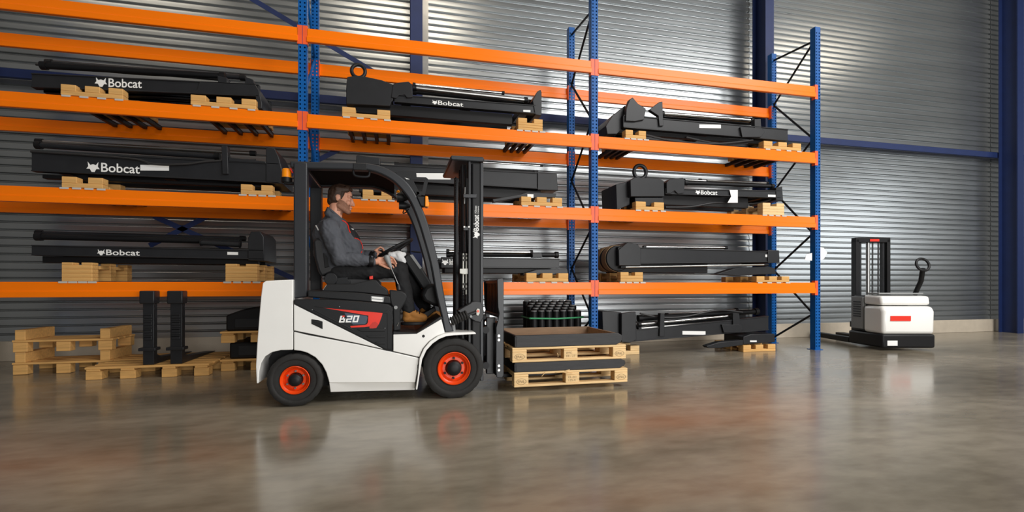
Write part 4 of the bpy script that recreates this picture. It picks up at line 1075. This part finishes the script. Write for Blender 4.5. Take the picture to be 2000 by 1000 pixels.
for s in (-1, 1):
    S += [('c', hd(.0, s * .052, -.07), .024, hd(.085, s * .02, -.112), .022), ('e', hd(.075, s * .04, -.03), (.03, .028, .03), E3),
          ('e', hd(-.012, s * .079, -.002), (.024, .008, .034), E3), ('e', hd(-.02, s * .083, .008), (.02, .008, .022), E3), ('e', hd(.119, s * .015, -.042), (.012, .009, .009), E3), ('c', hd(.092, s * .012, .026), .018, hd(.078, s * .05, .026), .016),
          ('e', hd(.088, s * .034, .004), (.014, .017, .012), E3)]
S += [('e', hd(.086, 0, -.11), (.026, .03, .024), E3), ('c', hd(.1, 0, .018), .014, hd(.130, 0, -.036), .0125), ('e', hd(.127, 0, -.042), (.014, .013, .011), E3),
      ('e', hd(.107, 0, -.067), (.014, .026, .009), E3), ('e', hd(.103, 0, -.083), (.014, .023, .009), E3), ('e', hd(.075, 0, .05), (.032, .06, .04), E3)]
S += [('c', hd(-.028, 0, -.08), .06, neck0, .066), ('c', neck0, .066, chest, .09)]
S += [('c', chest + Vector((-.03, -.08, 0)), .09, belly + Vector((-.02, -.06, 0)), .10), ('c', chest + Vector((-.03, .08, 0)), .09, belly + Vector((-.02, .06, 0)), .10), ('c', belly, .11, pel, .11)]
for sh, el, wr in ((sh_r, el_r, wr_r), (sh_l, el_l, wr_l)):
    S += [('c', chest + Vector((0, 0, .05)), .09, sh, .065), ('c', sh, .06, el, .042), ('c', el, .042, wr, .027)]
for hp, k, a in ((hip_r, kn_r, an_r), (hip_l, kn_l, an_l)):
    S += [('c', hp, .09, k, .062), ('c', k, .058, a + Vector((0, 0, .06)), .042), ('c', a + Vector((0, 0, .05)), .036, a + Vector((.05, 0, -.035)), .026)]
# right hand: behind the lever knob, fingers curled over it towards the camera side
def digits(pal, dirs, radii):
    out = []
    for chain, r in zip(dirs, radii):
        for (a, b_), q in zip(zip(chain, chain[1:]), (r, r * .93, r * .86)): out.append(('c', a, q, b_, q * .95))
    return out
hY = PY - .225
P3 = lambda x, y, d=0.0: at(x, y, hY + d)
S += [('c', wr_r, .027, P3(740, 511), .03), ('c', P3(740, 506, .0), .021, P3(754, 507, .005), .02), ('c', P3(740, 513), .022, P3(755, 513, .005), .021), ('c', P3(742, 516, .01), .018, P3(755, 517, .01), .016)]
fing = [
    [P3(754, 504, .0), P3(763, 502, .0), P3(768.5, 505, -.01), P3(771, 509, -.02)],
    [P3(755, 509, .0), P3(766, 507.5, .0), P3(772, 511, -.012), P3(774, 515, -.022)],
    [P3(755, 514, .002), P3(766, 512.5, .002), P3(772, 516, -.01), P3(773, 520, -.02)],
    [P3(754, 518, .006), P3(763, 517.5, .006), P3(768, 520, -.004), P3(769, 523, -.012)]]
S += digits(None, fing, (.0098, .01, .0098, .0088))
S += digits(None, [[P3(742, 516, -.02), P3(750, 520, -.03), P3(757, 523, -.032), P3(762, 524.5, -.03)]], (.013,))
# left hand: round the knob on the rim of the steering wheel
K = kn + nrm * .03
w2 = wr_l; pal = K + Vector((-.045, 0, .0))
S += [('c', w2, .027, pal + Vector((-.02, 0, -.02)), .028), ('c', pal + Vector((-.03, -.02, -.01)), .02, pal + Vector((.0, -.022, .022)), .018), ('c', pal + Vector((-.03, .02, -.01)), .02, pal + Vector((.0, .024, .022)), .018), ('c', pal + Vector((-.02, 0, -.012)), .022, pal + Vector((.004, 0, .024)), .019)]
lf = []
for i, (dy, r) in enumerate(((-.034, .0), (-.012, .004), (.011, .003), (.033, -.004))):
    b0 = pal + Vector((.004, dy * .8, .03)); lf.append([b0, b0 + Vector((.032 + r, dy * .1, .022)), b0 + Vector((.058 + r, dy * .1, .008)), b0 + Vector((.066 + r, dy * .1, -.014))])
S += digits(None, lf, (.0098, .0102, .0098, .0088))
S += digits(None, [[pal + Vector((-.022, -.03, -.006)), pal + Vector((.004, -.046, .0)), pal + Vector((.03, -.042, .0)), pal + Vector((.046, -.034, -.006))]], (.012,))
person = blob('person', S, SKIN, None, voxel=.0042, smooth=5)
meta(person, 'bearded man in grey work jacket driving the forklift with one hand on the lever', 'person')
# eyes, brows, mouth line
for s in (-1, 1):
    b = bmesh.new(); ell(b, hd(.0925, s * .033, .004), (.0095, .0125, .0075), 14, 10); part('eye', b, LETTER, person)
    b = bmesh.new(); ell(b, hd(.0985, s * .036, .004), (.004, .0065, .0065), 10, 8); part('iris', b, HAIRM, person)
    b = bmesh.new(); tube(b, [hd(.108, s * .014, .027), hd(.108, s * .03, .033), hd(.093, s * .054, .029)], [.0045, .0055, .0035], 8, smooth=4); part('eyebrow', b, HAIRM, person)
b = bmesh.new(); tube(b, [hd(.099, -.025, -.077), hd(.1165, -.01, -.0748), hd(.1185, 0, -.0745), hd(.1165, .01, -.0748), hd(.099, .025, -.077)], .0022, 6, smooth=3); part('mouth', b, mat('lip', (150, 84, 74), .5), person)
# beard: shell over the jaw taken from the body surface
def shell(name, m, test, off):
    src = person.data; bm = bmesh.new(); bm.from_mesh(src)
    inv = HR.transposed()
    kill = [f for f in bm.faces if not test(inv @ (f.calc_center_median() - HC))]
    bmesh.ops.delete(bm, geom=kill, context='FACES')
    bm.normal_update()
    for v in bm.verts: v.co += v.normal * off
    return part(name, bm, m, person, local=True)
def beard_t(q):
    n = noise.noise(q * 60) * .006
    if q.x < -.012 or q.length > .22: return False
    if q.z < -.15 or (q.x < .02 and q.z < -.122): return False
    if abs(q.y) > .085: return False
    up = -.052 + n
    if q.x < .045: up = .0 - (q.x + .012) * .45 + n
    elif q.x < .085: up = -.026 - (q.x - .045) * .75 + n
    if q.z > up: return False
    if q.x > .098 and -.094 < q.z < -.058 and abs(q.y) < .028: return False
    return True
shell('beard', BEARD, beard_t, .0022)
H = [('e', hd(-.02, 0, .05), (.096, .088, .09), E3), ('e', hd(-.045, 0, .01), (.068, .084, .075), E3), ('c', hd(.055, -.04, .105), .03, hd(.055, .04, .105), .03), ('c', hd(.085, -.025, .102), .018, hd(.085, .03, .104), .02), ('c', hd(-.02, 0, .12), .03, hd(.06, 0, .12), .026),
     ('e', hd(-.085, 0, -.02), (.028, .06, .05), E3)]
for s in (-1, 1): H += [('c', hd(.02, s * .066, .06), .02, hd(.012, s * .073, .0), .012), ('c', hd(.06, s * .05, .09), .025, hd(-.03, s * .068, .08), .028)]
blob('hair', H, HAIRM, person, voxel=.0055, smooth=4, deform=lambda c, n: c + n * .003 * noise.noise(Vector((c.x * 40, c.y * 90, c.z * 40))))
# jacket with sleeves down to the wrists
def folds(a, sc):
    def f(c, n):
        q = Vector((c.x * sc * 1.2 + c.z * sc * .6, c.y * sc * .5, c.z * sc * .9))
        return c + n * a * (noise.noise(c * sc * .8) + 1.3 * (.25 - abs(noise.noise(q))) + .6 * (.25 - abs(noise.noise(q * 2.1 + Vector((3, 1, 2))))))
    return f
J = [('c', at(651, 432, PY), .088, at(641, 465, PY), .13), ('c', at(638, 456, PY - .08), .125, at(660, 512, PY - .07), .135), ('c', at(638, 456, PY + .08), .125, at(660, 512, PY + .07), .135),
     ('c', at(662, 442, PY), .085, at(676, 470, PY), .125), ('c', at(676, 470, PY), .125, at(683, 500, PY), .14), ('c', at(664, 505, PY), .15, at(660, 528, PY), .135), ('c', at(642, 470, PY - .05), .14, at(642, 490, PY - .05), .14)]
for sh, el, wr in ((sh_r, el_r, wr_r), (sh_l, el_l, wr_l)):
    J += [('c', at(650, 442, PY), .08, sh, .09), ('c', sh, .09, el, .072), ('c', el, .068, el + (wr - el) * .5, .06), ('c', el + (wr - el) * .5, .06, el + (wr - el) * .9, .047)]
CPATH = [(-.10, 0, -.10), (-.085, .06, -.115), (-.025, .078, -.155), (.035, .06, -.2), (.06, .02, -.235)]
for s in (1, -1):
    for (a_, b_) in zip(CPATH, CPATH[1:]):
        f_ = lambda v, dz: hd(v[0], v[1] * s, v[2] - dz)
        J += [('c', f_(a_, .012), .016, f_(b_, .012), .017), ('c', f_(a_, .045), .03, f_(b_, .045), .03)]
jk = blob('jacket', J, JACKET, person, voxel=.008, smooth=5, deform=folds(.011, 15))
for el, wr in ((el_r, wr_r), (el_l, wr_l)):
    b = bmesh.new(); p, q = el + (wr - el) * .83, el + (wr - el) * .97; tube(b, [p, p + (q - p) * .1, q - (q - p) * .1, q], [.054, .056, .05, .044], 18); part('cuff', b, DARK, jk)
b = bmesh.new()
col_ = [hd(-.10, 0, -.10), hd(-.085, -.06, -.115), hd(-.025, -.078, -.155), hd(.035, -.06, -.2), hd(.06, -.02, -.235)]
tube(b, col_, [.010, .011, .012, .013, .009], 12, smooth=4); part('collar', b, JACKET, jk)
b = bmesh.new(); col2 = [hd(-.10, 0, -.10), hd(-.085, .06, -.115), hd(-.025, .078, -.155), hd(.035, .06, -.2), hd(.06, .02, -.235)]
tube(b, col2, [.010, .011, .012, .013, .009], 12, smooth=4); part('collar', b, JACKET, jk)
# red piping down the front, pale strip on the back, small chest emblem; laid on the jacket by casting onto its surface
from mathutils.bvhtree import BVHTree
dgx = bpy.context.evaluated_depsgraph_get(); jo = origin_of(jk)
bv = BVHTree.FromPolygons([v.co + jo for v in jk.data.vertices], [tuple(p.vertices) for p in jk.data.polygons])
def on_jacket(px, py, lift=.003):
    tgt = at(px, py, PY); o = Vector((0, 0, CAMH)); d = (tgt - o).normalized()
    h = bv.ray_cast(o, d)
    return (h[0] + h[1] * lift) if h[0] is not None else tgt
def near_jacket(p, lift=.003):
    h = bv.find_nearest(p); return h[0] + h[1] * lift
b = bmesh.new(); tube(b, [near_jacket(p) for p in [on_jacket(668, 431), on_jacket(674, 434), on_jacket(679, 440), on_jacket(681, 448), on_jacket(684, 455)]], .005, 6, smooth=4); part('red_piping', b, RED, jk, label='red piping')
b = bmesh.new(); tube(b, [near_jacket(p) for p in [on_jacket(692, 465), on_jacket(700, 468), on_jacket(706, 474), on_jacket(708, 484), on_jacket(705, 494)]], .004, 6, smooth=4); part('red_piping', b, RED, jk, label='red piping')
b = bmesh.new(); tube(b, [near_jacket(at(617, 441, PY - .14)), near_jacket(at(620, 445, PY - .16)), near_jacket(at(625, 449, PY - .18))], .006, 6, smooth=4); part('reflective_strip', b, LETTER, jk, label='pale reflective strip on the back')
c1 = on_jacket(688, 448); h = bv.find_nearest(c1)[1]; u = h.cross(Vector((0, 0, 1))).normalized(); emblem_part('chest_emblem', jk, c1 + h * .002, -u, h.cross(-u), .022, LETTER)
def cam_px(p):
    q = p - Vector((0, 0, CAMH)); D = q.x * SN + q.y * CS; return CXP + FOC * (q.x * CS - q.y * SN) / D, HYP - FOC * q.z / D
def inside(x, y, P):
    r = False
    for (x0, y0), (x1, y1) in zip(P, P[1:] + P[:1]):
        if (y0 > y) != (y1 > y) and x < (x1 - x0) * (y - y0) / (y1 - y0) + x0: r = not r
    return r
bm = bmesh.new(); bm.from_mesh(jk.data)
FP_ = [(676, 434), (684, 436), (712, 450), (714, 466), (700, 468), (691, 464), (685, 455), (681, 446)]
kill = [f for f in bm.faces if not inside(*cam_px(f.calc_center_median() + jo), FP_) or (f.calc_center_median() + jo).y > PY + .05]
bmesh.ops.delete(bm, geom=kill, context='FACES'); bm.normal_update()
for v in bm.verts: v.co += v.normal * .0015
part('shirt_front', bm, SHIRT, jk, local=True, label='black shirt in the open front of the jacket')
# trousers
T = [('c', pel + Vector((-.01, -.07, 0)), .115, pel + Vector((-.01, .07, 0)), .115)]
for hp, k, a in ((hip_r, kn_r, an_r), (hip_l, kn_l, an_l)):
    T += [('c', hp + Vector((0, 0, .005)), .108, k, .078), ('c', k, .078, k + (a - k) * .5, .068), ('c', k + (a - k) * .5, .068, a + Vector((-.01, 0, .045)), .062)]
blob('trousers', T, TROUSER, person, voxel=.01, smooth=5, deform=folds(.007, 15))
for a in (an_r, an_l):
    SH = [('c', a + Vector((-.015, 0, .055)), .05, a + Vector((-.02, 0, -.01)), .048), ('c', a + Vector((-.02, 0, .02)), .045, a + Vector((.05, 0, -.015)), .045), ('c', a + Vector((.05, 0, -.02)), .045, a + Vector((.13, 0, -.045)), .04), ('c', a + Vector((-.03, 0, -.045)), .04, a + Vector((.1, 0, -.055)), .038)]
    s = blob('shoe', SH, TAN, person, voxel=.007, smooth=3)
    b = bmesh.new(); zz = a.z - .112; n = 20
    lo = [b.verts.new((a.x + .045 + .128 * cos(2 * pi * k / n), a.y + .047 * sin(2 * pi * k / n), zz)) for k in range(n)]
    up = [b.verts.new((v.co.x, v.co.y, zz + .03)) for v in lo]
    b.faces.new(lo[::-1]); b.faces.new(up)
    for k in range(n): b.faces.new((lo[k], lo[(k + 1) % n], up[(k + 1) % n], up[k]))
    part('sole', b, DARK, s, bevel=.006)
    for k in range(4):
        b = bmesh.new(); x = a.x + .02 + k * .024; z = a.z + .052 - k * .016; tube(b, [(x, a.y - .034, z - .008), (x, a.y, z + .012), (x, a.y + .034, z - .008)], .005, 6, smooth=3); part('lace', b, DARK, s)
# white cloth over the knee, in front of the column
CP = PY - .075
CL = [('c', at(763, 498, CP), .03, at(779, 498, CP), .042), ('c', at(779, 500, CP), .045, at(788, 510, CP - .01), .028), ('c', at(775, 497, CP), .03, at(789, 497, CP), .02), ('c', at(788, 510, CP), .024, at(786, 519, CP - .03), .018)]
cl = blob('cloth', CL, CLOTHW, None, voxel=.007, smooth=3, deform=folds(.006, 30))
meta(cl, 'crumpled white cloth over the knee of the driver below the steering wheel', 'cloth')
